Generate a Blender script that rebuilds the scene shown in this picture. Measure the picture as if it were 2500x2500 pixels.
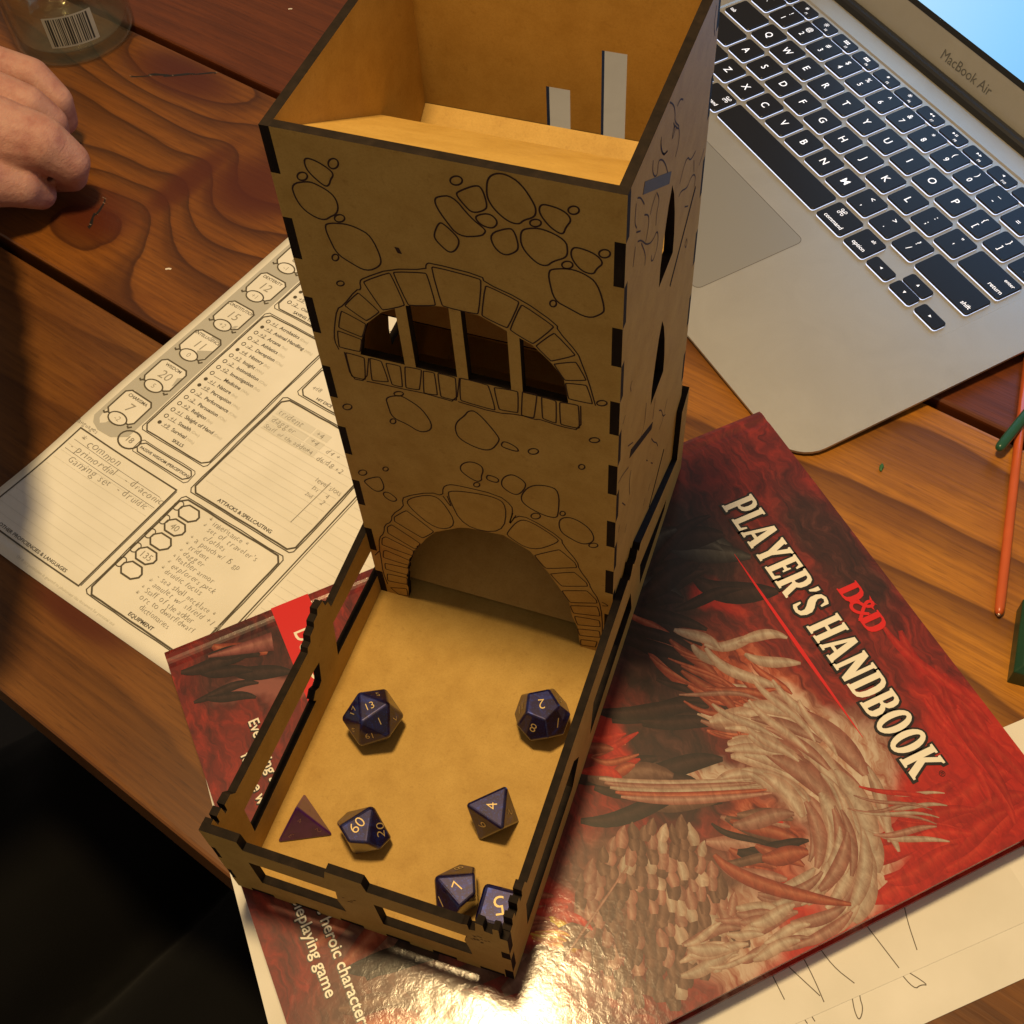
import bpy, bmesh, math, random
from mathutils import Vector, Matrix
random.seed(7)
# ---------------------------------------------------------------- camera, world, lamp, exposure
# all measures below are centimetres; U turns them into metres
U = 0.01
scene = bpy.context.scene
for o in list(bpy.data.objects): bpy.data.objects.remove(o)
CX, CY, CZ, YAW, PITCH, ROLL, FPX = 15.84443, -22.27057, 43.11119, 0.40782, -0.95796, -0.08474, 2955.87706
def camera():
    cy, sy, cp, sp = math.cos(YAW), math.sin(YAW), math.cos(PITCH), math.sin(PITCH)
    fwd = Vector((-sy*cp, cy*cp, sp)); right = Vector((cy, sy, 0)); up = right.cross(fwd)
    c, s = math.cos(ROLL), math.sin(ROLL)
    r2 = c*right + s*up; u2 = -s*right + c*up
    m = Matrix((r2, u2, -fwd)).transposed().to_4x4()
    m.translation = Vector((CX, CY, CZ))*U
    cd = bpy.data.cameras.new('camera'); cd.sensor_width = 36; cd.sensor_fit = 'HORIZONTAL'
    cd.lens = 36*FPX/2500; cd.clip_start = 0.01; cd.clip_end = 50
    co = bpy.data.objects.new('camera', cd); scene.collection.objects.link(co); co.matrix_world = m
    scene.camera = co
camera()
w = bpy.data.worlds.new('World'); scene.world = w; w.use_nodes = True
w.node_tree.nodes['Background'].inputs[0].default_value = (1.0, 0.80, 0.62, 1)
w.node_tree.nodes['Background'].inputs[1].default_value = 0.225
ld = bpy.data.lights.new('ceiling_lamp', 'POINT'); ld.energy = 37; ld.color = (1.0, 0.70, 0.33); ld.shadow_soft_size = 0.065
lo = bpy.data.objects.new('ceiling_lamp', ld); scene.collection.objects.link(lo); lo.location = (-0.01, 0.024, 0.985)
scene.view_settings.view_transform = 'Standard'; scene.view_settings.look = 'None'
scene.view_settings.exposure = 0.0; scene.view_settings.gamma = 1.0
scene.render.engine = 'CYCLES'
cy_ = scene.cycles; cy_.max_bounces = 8; cy_.transparent_max_bounces = 12; cy_.diffuse_bounces = 3; cy_.glossy_bounces = 3; cy_.transmission_bounces = 7; cy_.caustics_reflective = False; cy_.caustics_refractive = False
W, D, H, T = 9.953, 9.6, 23.5, -1.385
TH = 0.3
# ---------------------------------------------------------------- helpers
col = scene.collection
ORG = {}                       # a part's origin in its thing's frame (cm)
def tag(o, label=None, cat=None, group=None, kind=None):
    if label: o['label'] = label
    if cat: o['category'] = cat
    if group: o['group'] = group
    if kind: o['kind'] = kind
    return o
def root(name, loc=(0, 0, 0), rot=(0, 0, 0)):
    o = bpy.data.objects.new(name, None); col.objects.link(o); o.location = Vector(loc)*U; o.rotation_euler = rot
    o.empty_display_size = 0.01; ORG[o] = Vector((0, 0, 0)); return o
def center(vs):
    xs, ys, zs = zip(*vs); return Vector(((min(xs)+max(xs))/2, (min(ys)+max(ys))/2, (min(zs)+max(zs))/2))
def mesh(name, verts, faces, mats, parent=None, mi=None, smooth=False, origin=None):
    """verts in cm in the thing's frame; linked as one object with its own origin"""
    c = center(verts) if origin is None else Vector(origin)
    me = bpy.data.meshes.new(name); me.from_pydata([tuple((Vector(v)-c)*U) for v in verts], [], faces)
    for m in (mats if isinstance(mats, (list, tuple)) else [mats]): me.materials.append(m)
    if mi:
        for p, i in zip(me.polygons, mi): p.material_index = i
    if smooth:
        for p in me.polygons: p.use_smooth = True
    me.validate(); me.update()
    return link(name, me, parent, c)
def link(name, me, parent, c):
    o = bpy.data.objects.new(name, me); col.objects.link(o); ORG[o] = c
    o.parent = parent; o.location = (c-(ORG[parent] if parent else Vector((0, 0, 0))))*U
    return o
def bevel(o, wd, seg=2, ang=30):
    bm = bmesh.new(); bm.from_mesh(o.data)
    bmesh.ops.remove_doubles(bm, verts=bm.verts, dist=1e-7)
    es = [e for e in bm.edges if len(e.link_faces) == 2 and e.calc_face_angle() > math.radians(ang)]
    bmesh.ops.bevel(bm, geom=es, offset=wd*U, segments=seg, affect='EDGES', profile=0.6, clamp_overlap=True)
    bm.to_mesh(o.data); bm.free()
    return o
class Acc:
    def __init__(s): s.v, s.f = [], []
    def add(s, v, f):
        b = len(s.v); s.v += [tuple(q) for q in v]; s.f += [tuple(i+b for i in q) for q in f]
    def box(s, x0, x1, y0, y1, z0, z1):
        s.add([(x0,y0,z0),(x1,y0,z0),(x1,y1,z0),(x0,y1,z0),(x0,y0,z1),(x1,y0,z1),(x1,y1,z1),(x0,y1,z1)],
              [(0,3,2,1),(4,5,6,7),(0,1,5,4),(1,2,6,5),(2,3,7,6),(3,0,4,7)])
    def ribbon(s, pts, wd, closed=False, z=0, zs=0):
        n = len(pts); out = []
        for i in range(n):
            a = Vector(pts[(i-1) % n] if closed or i > 0 else pts[i]); b = Vector(pts[(i+1) % n] if closed or i < n-1 else pts[i])
            p = Vector(pts[i]); d1 = (p-a); d2 = (b-p)
            if d1.length < 1e-9: d1 = d2
            if d2.length < 1e-9: d2 = d1
            if d1.length < 1e-9: return
            d1.normalize(); d2.normalize(); t = d1+d2
            if t.length < 1e-3: t = d1
            t.normalize(); nn = Vector((-t.y, t.x)); k = min(1.6, 1/max(0.5, abs(nn.dot(Vector((-d1.y, d1.x))))))
            ww = wd[i] if isinstance(wd, (list, tuple)) else wd
            out += [(p.x+nn.x*ww/2*k, p.y+nn.y*ww/2*k, z+zs*i), (p.x-nn.x*ww/2*k, p.y-nn.y*ww/2*k, z+zs*i)]
        m = n if closed else n-1
        s.add(out, [(2*i, 2*i+1, (2*i+3) % (2*n), (2*i+2) % (2*n)) for i in range(m)])
    def poly(s, pts, z=0): s.add([(p[0], p[1], z) for p in pts], [tuple(range(len(pts)))])
    def obj(s, name, mats, parent=None, fr=None, **k):
        v = s.v if fr is None else [fr(q) for q in s.v]
        return mesh(name, v, s.f, mats, parent, **k)
def smoothc(pts, it=2):
    for _ in range(it):
        o = []
        for i in range(len(pts)):
            a, b = pts[i], pts[(i+1) % len(pts)]
            o += [(a[0]*.75+b[0]*.25, a[1]*.75+b[1]*.25), (a[0]*.25+b[0]*.75, a[1]*.25+b[1]*.75)]
        pts = o
    return pts
def smootho(pts, it=2):
    for _ in range(it):
        o = [pts[0]]
        for i in range(len(pts)-1):
            a, b = pts[i], pts[i+1]
            o += [(a[0]*.75+b[0]*.25, a[1]*.75+b[1]*.25), (a[0]*.25+b[0]*.75, a[1]*.25+b[1]*.75)]
        pts = o+[pts[-1]]
    return pts
def curve_mesh(splines, ext=0, offset=0):
    cu = bpy.data.curves.new('t', 'CURVE'); cu.dimensions = '2D'; cu.fill_mode = 'BOTH'; cu.extrude = ext; cu.offset = offset
    for s in splines:
        sp = cu.splines.new('POLY'); sp.points.add(len(s)-1); sp.use_cyclic_u = True
        for p, q in zip(sp.points, s): p.co = (q[0], q[1], 0, 1)
    ob = bpy.data.objects.new('t', cu); me = bpy.data.meshes.new_from_object(ob)
    v = [tuple(q.co) for q in me.vertices]; f = [tuple(p.vertices) for p in me.polygons]; nz = [p.normal.z for p in me.polygons]
    bpy.data.objects.remove(ob); bpy.data.curves.remove(cu); bpy.data.meshes.remove(me)
    return v, f, nz
_tc = {}
def text_mesh(s, size=1, align='LEFT', shear=0, offset=0, spacing=1.0):
    k = (s, align, shear, offset, spacing)
    if k not in _tc:
        cu = bpy.data.curves.new('t', 'FONT'); cu.body = s; cu.size = 1; cu.align_x = align; cu.shear = shear; cu.offset = offset; cu.resolution_u = 3
        cu.space_character = spacing
        ob = bpy.data.objects.new('t', cu); me = bpy.data.meshes.new_from_object(ob)
        _tc[k] = ([tuple(q.co) for q in me.vertices], [tuple(p.vertices) for p in me.polygons])
        bpy.data.objects.remove(ob); bpy.data.curves.remove(cu); bpy.data.meshes.remove(me)
    v, f = _tc[k]
    return [(a*size, b*size, 0) for a, b, c in v], f
def add_text(acc, s, x, y, size, ang=0, z=0, align='LEFT', shear=0, sx=1, offset=0, jit=0, spacing=1.0):
    v, f = text_mesh(s, size, align, shear, offset, spacing)
    c, sn = math.cos(ang), math.sin(ang)
    acc.add([(x+(a*sx)*c-b*sn, y+(a*sx)*sn+b*c, z) for a, b, _ in v], f)
def plate(name, splines, t, fr, mats, parent):
    """extruded 2D outline with holes; fr maps (x, y, depth) to the thing's frame; depth 0 .. t"""
    v, f, nz = curve_mesh(splines, ext=t/2)
    V = [fr((a, b, c+t/2)) for a, b, c in v]
    o = mesh(name, V, f, mats, parent, mi=[0 if abs(n) > .5 else 1 for n in nz])
    # outward normals whatever the handedness of the frame
    bm = bmesh.new(); bm.from_mesh(o.data); bmesh.ops.remove_doubles(bm, verts=bm.verts, dist=1e-7)
    bmesh.ops.recalc_face_normals(bm, faces=bm.faces); bm.to_mesh(o.data); bm.free()
    return o
# ---------------------------------------------------------------- material helpers
class NT:
    def __init__(s, name):
        s.m = bpy.data.materials.new(name); s.m.use_nodes = True; s.t = s.m.node_tree; s.b = s.t.nodes['Principled BSDF']
    def n(s, ty, **k):
        q = s.t.nodes.new(ty)
        for a, v in k.items(): setattr(q, a, v)
        return q
    def l(s, a, b): s.t.links.new(a, b)
    def inp(s, sock, v):
        if hasattr(v, 'is_linked') or hasattr(v, 'links'): s.l(v, sock)
        else: sock.default_value = v
    def math(s, op, a, b=0.0, c=0.0, clamp=False):
        q = s.n('ShaderNodeMath', operation=op, use_clamp=clamp); s.inp(q.inputs[0], a); s.inp(q.inputs[1], b); s.inp(q.inputs[2], c); return q.outputs[0]
    def coords(s, kind='Object'): return s.n('ShaderNodeTexCoord').outputs[kind]
    def mapping(s, vec, scale=(1, 1, 1), loc=(0, 0, 0), rot=(0, 0, 0)):
        q = s.n('ShaderNodeMapping'); s.l(vec, q.inputs[0]); q.inputs['Location'].default_value = loc; q.inputs['Rotation'].default_value = rot; q.inputs['Scale'].default_value = scale; return q.outputs[0]
    def noise(s, vec, scale, detail=4, rough=.5, dist=0, out=0):
        q = s.n('ShaderNodeTexNoise'); s.l(vec, q.inputs['Vector']); q.inputs['Scale'].default_value = scale; q.inputs['Detail'].default_value = detail
        q.inputs['Roughness'].default_value = rough; q.inputs['Distortion'].default_value = dist; return q.outputs[out]
    def ramp(s, fac, stops, interp='LINEAR'):
        q = s.n('ShaderNodeValToRGB'); q.color_ramp.interpolation = interp; e = q.color_ramp.elements
        while len(e) < len(stops): e.new(0.5)
        for k, (p, c) in zip(e, stops): k.position = p; k.color = c if len(c) == 4 else (*c, 1)
        s.l(fac, q.inputs[0]); return q.outputs[0]
    def mix(s, fac, a, b, mode='MIX'):
        q = s.n('ShaderNodeMix', data_type='RGBA', blend_type=mode); s.inp(q.inputs[0], fac)
        s.inp(q.inputs[6], a if not isinstance(a, tuple) else (*a, 1)[:4]); s.inp(q.inputs[7], b if not isinstance(b, tuple) else (*b, 1)[:4]); return q.outputs[2]
    def bump(s, h, strength=.2, dist=.001):
        q = s.n('ShaderNodeBump'); q.inputs['Strength'].default_value = strength; q.inputs['Distance'].default_value = dist; s.l(h, q.inputs['Height']); s.l(q.outputs[0], s.b.inputs['Normal'])
    def set(s, **k):
        for a, v in k.items(): s.inp(s.b.inputs[a.replace('_', ' ')], v)
        return s
def plain(name, c, rough=.5, metal=0, coat=0, spec=.5, emit=None, es=0, noise=0):
    q = NT(name); q.set(Base_Color=(*c, 1), Roughness=rough, Metallic=metal, Coat_Weight=coat, Specular_IOR_Level=spec)
    if noise:
        n = q.noise(q.coords(), noise, 4); q.l(q.mix(n, tuple(k*.75 for k in c), tuple(min(1, k*1.25) for k in c)), q.b.inputs['Base Color'])
    if emit: q.set(Emission_Color=(*emit, 1), Emission_Strength=es)
    return q.m
STONES=[[(1.153, 22.702), (1.486, 22.673), (1.872, 22.449), (1.934, 22.289), (1.81, 22.12), (1.742, 21.927), (1.597, 21.822), (1.253, 22.134), (1.117, 22.383)], [(0.56, 21.689), (1.078, 21.895), (1.324, 21.866), (1.725, 21.672), (1.866, 21.415), (1.856, 21.118), (1.74, 20.904), (1.558, 20.784), (1.363, 20.607), (1.076, 20.627), (0.732, 20.846), (0.56, 21.252)], [(1.377, 20.511), (1.98, 20.638), (2.351, 20.564), (2.705, 20.385), (2.908, 19.616), (2.824, 19.272), (2.344, 18.938), (1.854, 19.174), (1.497, 19.404), (1.363, 19.926), (1.304, 20.301)], [(5.406, 22.468), (5.505, 22.594), (5.993, 22.911), (6.159, 22.849), (6.265, 22.326), (6.194, 22.134), (5.828, 21.94), (5.613, 22.169)], [(4.785, 22.147), (4.888, 22.276), (5.313, 22.411), (5.757, 21.78), (6.147, 21.481), (6.14, 21.37), (6.008, 21.205), (5.362, 21.025), (5.019, 21.526), (4.819, 21.907)], [(6.266, 22.738), (6.325, 23.188), (6.536, 23.401), (6.846, 23.438), (7.225, 23.229), (7.565, 22.639), (7.583, 22.368), (7.493, 22.207), (7.229, 22.058), (7.107, 21.886), (6.818, 21.9), (6.486, 22.171), (6.304, 22.474)], [(5.877, 21.809), (6.005, 21.947), (6.305, 22.056), (6.498, 21.891), (6.486, 21.71), (6.329, 21.548), (6.038, 21.598)], [(4.66, 20.995), (4.821, 21.368), (4.945, 21.399), (5.331, 21.017), (5.36, 20.8), (5.223, 20.499), (5.057, 20.38), (4.91, 20.456), (4.635, 20.764)], [(6.258, 21.363), (6.747, 21.668), (6.952, 21.683), (7.07, 21.094), (6.941, 20.875), (6.632, 20.68), (6.346, 20.906)], [(7.123, 21.619), (7.276, 21.801), (7.74, 21.917), (8.363, 21.683), (8.415, 21.299), (8.355, 21.062), (8.002, 20.856), (7.82, 20.619), (7.525, 20.653), (7.129, 21.11)], [(7.677, 22.631), (7.82, 22.734), (8.32, 22.651), (8.539, 22.396), (8.368, 22.11), (8.308, 21.883), (8.194, 21.854), (7.914, 22.031), (7.669, 22.389)], [(8.502, 21.394), (8.646, 21.526), (9.158, 21.421), (9.388, 21.153), (9.191, 20.914), (9.106, 20.666), (8.758, 20.722), (8.5, 21.1)], [(7.873, 20.405), (7.936, 20.559), (8.467, 20.718), (8.874, 20.64), (9.225, 20.394), (9.441, 19.515), (9.355, 19.288), (8.966, 18.994), (8.392, 19.25), (8.0, 19.419), (7.867, 20.172)], [(2.12, 13.34), (2.605, 13.612), (2.823, 13.582), (3.404, 13.204), (3.715, 12.34), (3.209, 11.876), (2.717, 12.199), (2.204, 12.345), (2.142, 12.975)], [(5.019, 13.689), (5.312, 13.771), (5.996, 12.74), (5.979, 12.459), (5.646, 11.854), (5.161, 11.816), (4.55, 12.093), (4.459, 12.557), (4.557, 12.972), (4.887, 13.411)], [(6.046, 12.374), (6.168, 12.585), (6.593, 12.415), (6.654, 12.159), (6.073, 12.218)], [(0.489, 8.177), (1.15, 8.673), (1.255, 8.55), (1.307, 8.056), (1.136, 7.751), (0.867, 7.64), (0.579, 7.955)], [(1.166, 7.671), (1.4, 7.833), (1.662, 7.613), (1.722, 7.439), (1.527, 7.25), (1.249, 7.374)], [(4.444, 10.495), (4.585, 10.787), (4.908, 11.007), (5.243, 10.927), (5.315, 10.66), (5.193, 10.253), (5.219, 10.082), (5.01, 9.876), (4.496, 10.216)], [(5.391, 10.332), (5.478, 10.487), (5.854, 10.422), (5.798, 10.134), (5.417, 10.162)], [(5.923, 10.306), (6.096, 10.674), (6.407, 10.881), (6.806, 10.603), (6.794, 10.297), (6.584, 9.846), (6.347, 9.686), (5.94, 9.949)], [(6.579, 9.72), (6.951, 10.482), (7.556, 10.728), (7.997, 10.61), (7.934, 9.168), (7.815, 8.925), (7.354, 8.918), (6.673, 9.262)], [(7.927, 8.782), (8.123, 9.123), (8.503, 9.224), (9.032, 8.881), (9.224, 8.382), (9.15, 8.018), (8.804, 7.727), (8.339, 7.917), (7.993, 8.16)], [(2.154, 22.718), (2.105, 22.607), (2.013, 22.523), (1.914, 22.501), (1.847, 22.549), (1.836, 22.648), (1.887, 22.759), (1.978, 22.841), (2.076, 22.863), (2.143, 22.816)], [(1.127, 22.07), (1.078, 21.975), (0.984, 21.902), (0.881, 21.878), (0.81, 21.914), (0.797, 21.995), (0.847, 22.089), (0.941, 22.162), (1.043, 22.185), (1.114, 22.15)], [(2.002, 20.833), (1.955, 20.741), (1.862, 20.669), (1.758, 20.643), (1.684, 20.674), (1.667, 20.75), (1.715, 20.842), (1.808, 20.914), (1.911, 20.939), (1.985, 20.908)], [(1.532, 19.267), (1.495, 19.181), (1.43, 19.116), (1.361, 19.098), (1.314, 19.133), (1.307, 19.208), (1.344, 19.294), (1.409, 19.358), (1.478, 19.376), (1.525, 19.342)], [(1.523, 18.251), (1.488, 18.181), (1.416, 18.124), (1.336, 18.101), (1.278, 18.123), (1.265, 18.179), (1.301, 18.249), (1.373, 18.306), (1.453, 18.328), (1.51, 18.307)], [(5.642, 22.965), (5.6, 22.868), (5.507, 22.793), (5.398, 22.767), (5.314, 22.802), (5.289, 22.884), (5.331, 22.98), (5.425, 23.055), (5.533, 23.08), (5.616, 23.046)], [(7.716, 22.088), (7.683, 22.005), (7.601, 21.938), (7.501, 21.913), (7.422, 21.94), (7.394, 22.007), (7.427, 22.09), (7.51, 22.156), (7.609, 22.181), (7.688, 22.155)], [(8.73, 22.75), (8.701, 22.663), (8.626, 22.596), (8.533, 22.573), (8.459, 22.604), (8.431, 22.678), (8.46, 22.765), (8.536, 22.832), (8.628, 22.854), (8.702, 22.823)], [(9.558, 21.526), (9.529, 21.433), (9.451, 21.36), (9.354, 21.334), (9.274, 21.366), (9.243, 21.443), (9.272, 21.536), (9.35, 21.609), (9.447, 21.634), (9.526, 21.603)], [(8.55, 20.868), (8.519, 20.781), (8.44, 20.71), (8.342, 20.683), (8.263, 20.712), (8.234, 20.783), (8.266, 20.871), (8.345, 20.941), (8.442, 20.967), (8.52, 20.939)], [(8.065, 19.317), (8.045, 19.235), (7.995, 19.173), (7.934, 19.155), (7.886, 19.189), (7.869, 19.26), (7.89, 19.342), (7.94, 19.404), (8.0, 19.421), (8.048, 19.388)], [(9.564, 15.639), (9.534, 15.555), (9.453, 15.481), (9.353, 15.446), (9.27, 15.463), (9.239, 15.526), (9.269, 15.611), (9.35, 15.684), (9.45, 15.719), (9.531, 15.702)], [(2.809, 13.754), (2.765, 13.672), (2.67, 13.598), (2.56, 13.56), (2.477, 13.573), (2.452, 13.633), (2.496, 13.715), (2.591, 13.789), (2.701, 13.826), (2.784, 13.813)], [(0.766, 12.386), (0.714, 12.277), (0.613, 12.185), (0.5, 12.146), (0.419, 12.173), (0.401, 12.258), (0.453, 12.367), (0.555, 12.458), (0.667, 12.497), (0.747, 12.469)], [(2.327, 12.191), (2.294, 12.101), (2.231, 12.029), (2.161, 12.004), (2.111, 12.035), (2.102, 12.11), (2.135, 12.2), (2.198, 12.271), (2.268, 12.296), (2.317, 12.265)], [(7.33, 12.473), (7.292, 12.368), (7.199, 12.275), (7.086, 12.232), (6.997, 12.255), (6.965, 12.334), (7.004, 12.44), (7.097, 12.532), (7.21, 12.574), (7.299, 12.552)], [(9.355, 13.807), (9.323, 13.721), (9.238, 13.644), (9.133, 13.604), (9.047, 13.618), (9.014, 13.68), (9.047, 13.767), (9.132, 13.844), (9.236, 13.883), (9.321, 13.869)], [(8.878, 12.26), (8.858, 12.173), (8.805, 12.103), (8.739, 12.077), (8.686, 12.105), (8.666, 12.177), (8.686, 12.264), (8.74, 12.333), (8.805, 12.359), (8.858, 12.331)], [(1.635, 9.292), (1.602, 9.206), (1.539, 9.136), (1.469, 9.108), (1.42, 9.134), (1.41, 9.203), (1.443, 9.289), (1.506, 9.359), (1.576, 9.387), (1.625, 9.361)], [(0.718, 8.716), (0.667, 8.599), (0.568, 8.499), (0.457, 8.455), (0.379, 8.484), (0.362, 8.575), (0.413, 8.692), (0.513, 8.791), (0.622, 8.835), (0.7, 8.806)], [(5.119, 9.773), (5.09, 9.682), (5.026, 9.607), (4.951, 9.576), (4.894, 9.602), (4.878, 9.675), (4.907, 9.767), (4.972, 9.842), (5.046, 9.872), (5.102, 9.846)], [(7.282, 8.823), (7.244, 8.701), (7.151, 8.595), (7.039, 8.546), (6.951, 8.574), (6.92, 8.667), (6.959, 8.789), (7.051, 8.894), (7.163, 8.942), (7.251, 8.915)], [(8.187, 9.365), (8.167, 9.275), (8.117, 9.203), (8.056, 9.177), (8.007, 9.206), (7.989, 9.28), (8.009, 9.37), (8.06, 9.442), (8.121, 9.468), (8.169, 9.439)], [(9.358, 7.94), (9.327, 7.839), (9.243, 7.747), (9.138, 7.699), (9.053, 7.713), (9.02, 7.785), (9.052, 7.887), (9.137, 7.978), (9.241, 8.026), (9.325, 8.011)]]
VOUSSOIRS=[[(0.902, 16.087), (0.819, 15.317), (1.547, 15.323), (1.704, 15.928)], [(1.203, 17.04), (0.965, 16.237), (1.736, 16.032), (1.969, 16.687)], [(1.352, 17.289), (1.923, 18.004), (2.517, 17.363), (2.005, 16.825)], [(2.152, 18.494), (3.097, 19.126), (3.403, 17.884), (2.62, 17.455)], [(3.181, 19.165), (4.252, 19.417), (4.405, 18.174), (3.507, 17.914)], [(4.407, 19.723), (5.91, 19.632), (5.707, 18.188), (4.591, 18.203)], [(6.002, 19.441), (6.995, 19.073), (6.569, 17.886), (5.796, 18.172)], [(7.035, 19.003), (7.997, 18.386), (7.32, 17.469), (6.631, 17.844)], [(7.973, 18.149), (8.611, 17.406), (7.85, 16.911), (7.395, 17.422)], [(8.61, 17.137), (8.929, 16.437), (8.259, 16.214), (7.926, 16.826)], [(8.929, 16.231), (9.128, 15.439), (8.362, 15.417), (8.271, 16.105)], [(1.005, 15.133), (1.655, 15.094), (1.513, 13.995), (1.027, 13.988)], [(1.842, 15.135), (2.236, 15.114), (2.353, 14.173), (1.743, 14.041)], [(2.376, 15.081), (2.88, 15.097), (2.816, 14.073), (2.449, 14.072)], [(3.027, 15.125), (3.601, 15.165), (3.407, 14.14), (2.926, 14.079)], [(3.646, 15.131), (4.023, 15.157), (4.016, 14.091), (3.539, 14.031)], [(4.133, 15.192), (4.726, 15.163), (4.658, 14.056), (4.12, 14.055)], [(4.868, 15.214), (5.801, 15.183), (5.968, 14.024), (4.783, 14.103)], [(5.971, 15.142), (6.762, 15.214), (6.713, 14.184), (6.08, 14.114)], [(6.9, 15.261), (7.374, 15.276), (7.231, 14.112), (6.813, 14.097)], [(7.507, 15.224), (7.976, 15.189), (7.955, 14.115), (7.51, 14.191)], [(8.077, 15.175), (8.678, 15.237), (8.707, 14.13), (8.092, 14.113)], [(3.896, 9.013), (5.592, 9.323), (6.1, 8.956), (5.808, 7.009), (4.234, 6.789), (3.788, 8.561)], [(2.109, 7.707), (3.125, 8.415), (3.589, 8.194), (4.048, 6.748), (3.118, 6.087), (2.11, 7.201)], [(1.426, 6.225), (2.007, 6.928), (3.018, 5.944), (2.469, 5.27), (1.403, 5.936)], [(1.03, 5.389), (1.242, 5.653), (2.332, 4.844), (2.064, 4.308), (0.986, 4.966)], [(0.681, 4.463), (0.853, 4.658), (1.985, 4.166), (1.863, 3.763), (0.591, 3.975)], [(0.596, 3.524), (0.72, 3.627), (1.704, 3.352), (1.607, 2.949), (0.503, 3.019)], [(0.516, 2.603), (1.577, 2.716), (1.461, 2.168), (0.486, 2.145)], [(0.501, 1.799), (1.4, 1.913), (1.33, 1.373), (0.447, 1.235)], [(0.488, 0.723), (1.267, 1.028), (1.234, 0.406), (0.799, 0.356)], [(5.959, 7.254), (6.475, 8.319), (6.946, 8.328), (7.853, 7.738), (7.966, 7.48), (6.874, 6.385), (5.944, 6.974)], [(6.948, 6.18), (7.935, 7.029), (8.508, 6.418), (8.586, 6.129), (7.375, 5.477)], [(7.533, 5.202), (8.479, 5.776), (8.948, 5.259), (8.989, 5.042), (7.974, 4.539)], [(7.969, 4.217), (8.965, 4.716), (9.321, 4.242), (9.364, 4.017), (8.295, 3.515)], [(8.293, 3.294), (9.383, 3.778), (9.498, 3.111), (8.416, 2.783)], [(8.457, 2.578), (9.46, 2.785), (9.507, 2.305), (8.583, 1.973)], [(8.581, 1.655), (9.468, 1.969), (9.517, 1.475), (8.667, 1.177)], [(8.71, 0.875), (9.391, 1.081), (9.325, 0.594), (8.709, 0.423)]]
ARCH_LINES=[[(0.797, 15.194), (0.706, 15.571), (0.817, 16.174), (1.069, 17.073), (1.316, 17.279), (1.87, 18.092), (2.048, 18.142), (2.05, 18.482), (2.198, 18.649), (3.115, 19.253), (4.246, 19.536), (4.27, 19.741), (4.395, 19.838), (5.932, 19.757), (5.978, 19.531), (7.043, 19.185), (8.074, 18.494), (8.07, 18.281), (8.669, 17.513), (8.763, 17.186), (8.986, 16.438), (9.207, 15.398)], [(0.97, 15.141), (0.996, 13.895), (1.541, 13.932), (1.804, 15.122)], [(1.541, 13.932), (1.73, 13.954), (2.437, 13.986), (2.804, 13.987), (3.467, 14.037), (4.006, 14.006), (4.65, 13.96), (4.854, 15.196)], [(4.704, 14.025), (5.962, 13.918), (6.744, 14.113), (7.263, 14.051), (7.369, 14.11), (7.507, 14.108), (8.091, 14.019), (8.755, 14.054), (8.744, 15.231)], [(1.935, 7.461), (2.02, 7.788), (3.137, 8.523), (3.619, 8.492), (3.674, 9.023), (3.9, 9.29), (4.265, 9.389), (5.755, 9.441), (6.236, 9.014), (6.252, 8.573), (6.048, 7.697), (6.364, 8.466), (6.875, 8.518), (8.026, 7.776), (8.059, 7.386), (8.604, 6.534), (8.658, 6.063), (9.045, 5.336), (9.103, 4.965), (9.427, 4.296), (9.573, 3.119), (9.595, 1.484)], [(1.935, 7.461), (1.928, 7.097), (1.36, 6.363), (1.27, 5.849), (0.93, 5.488), (0.811, 4.859), (0.554, 4.45), (0.433, 3.646), (0.4, 2.815), (0.327, 1.828), (0.409, 0.968)], [(3.619, 8.492), (3.92, 7.837), (3.788, 8.561)], [(6.252, 8.573), (6.048, 7.697), (6.364, 8.466)], [(0.153, 3.011), (0.401, 3.434)], [(9.543, 4.202), (9.833, 4.042), (9.563, 3.934)]]
WINDOW_OUTLINE=[(1.539, 15.272), (1.674, 15.871), (1.987, 16.71), (2.572, 17.361), (3.424, 17.89), (4.416, 18.152), (4.583, 18.183), (5.718, 18.157), (6.53, 17.77), (7.286, 17.432), (7.849, 16.847), (8.228, 16.259), (8.348, 15.363), (6.522, 15.178), (4.8, 15.207), (2.962, 15.172)]
ARCH_OUTLINE=[(1.248, 0.295), (1.353, 1.187), (1.316, 1.333), (1.424, 1.957), (1.381, 2.048), (1.54, 2.572), (1.508, 2.745), (1.712, 3.279), (1.666, 3.411), (1.908, 3.905), (1.906, 4.1), (2.149, 4.421), (2.122, 4.557), (2.378, 4.865), (2.624, 5.34), (3.062, 5.963), (4.102, 6.703), (4.444, 6.827), (5.806, 6.981), (6.003, 6.863), (6.793, 6.39), (7.492, 5.211), (7.968, 4.171), (8.254, 3.541), (8.371, 2.484), (8.582, 1.772), (8.691, 0.325)]
DIAMOND=[(3.371, 20.155), (3.51, 20.152), (3.583, 19.937), (3.443, 19.94)]
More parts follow.
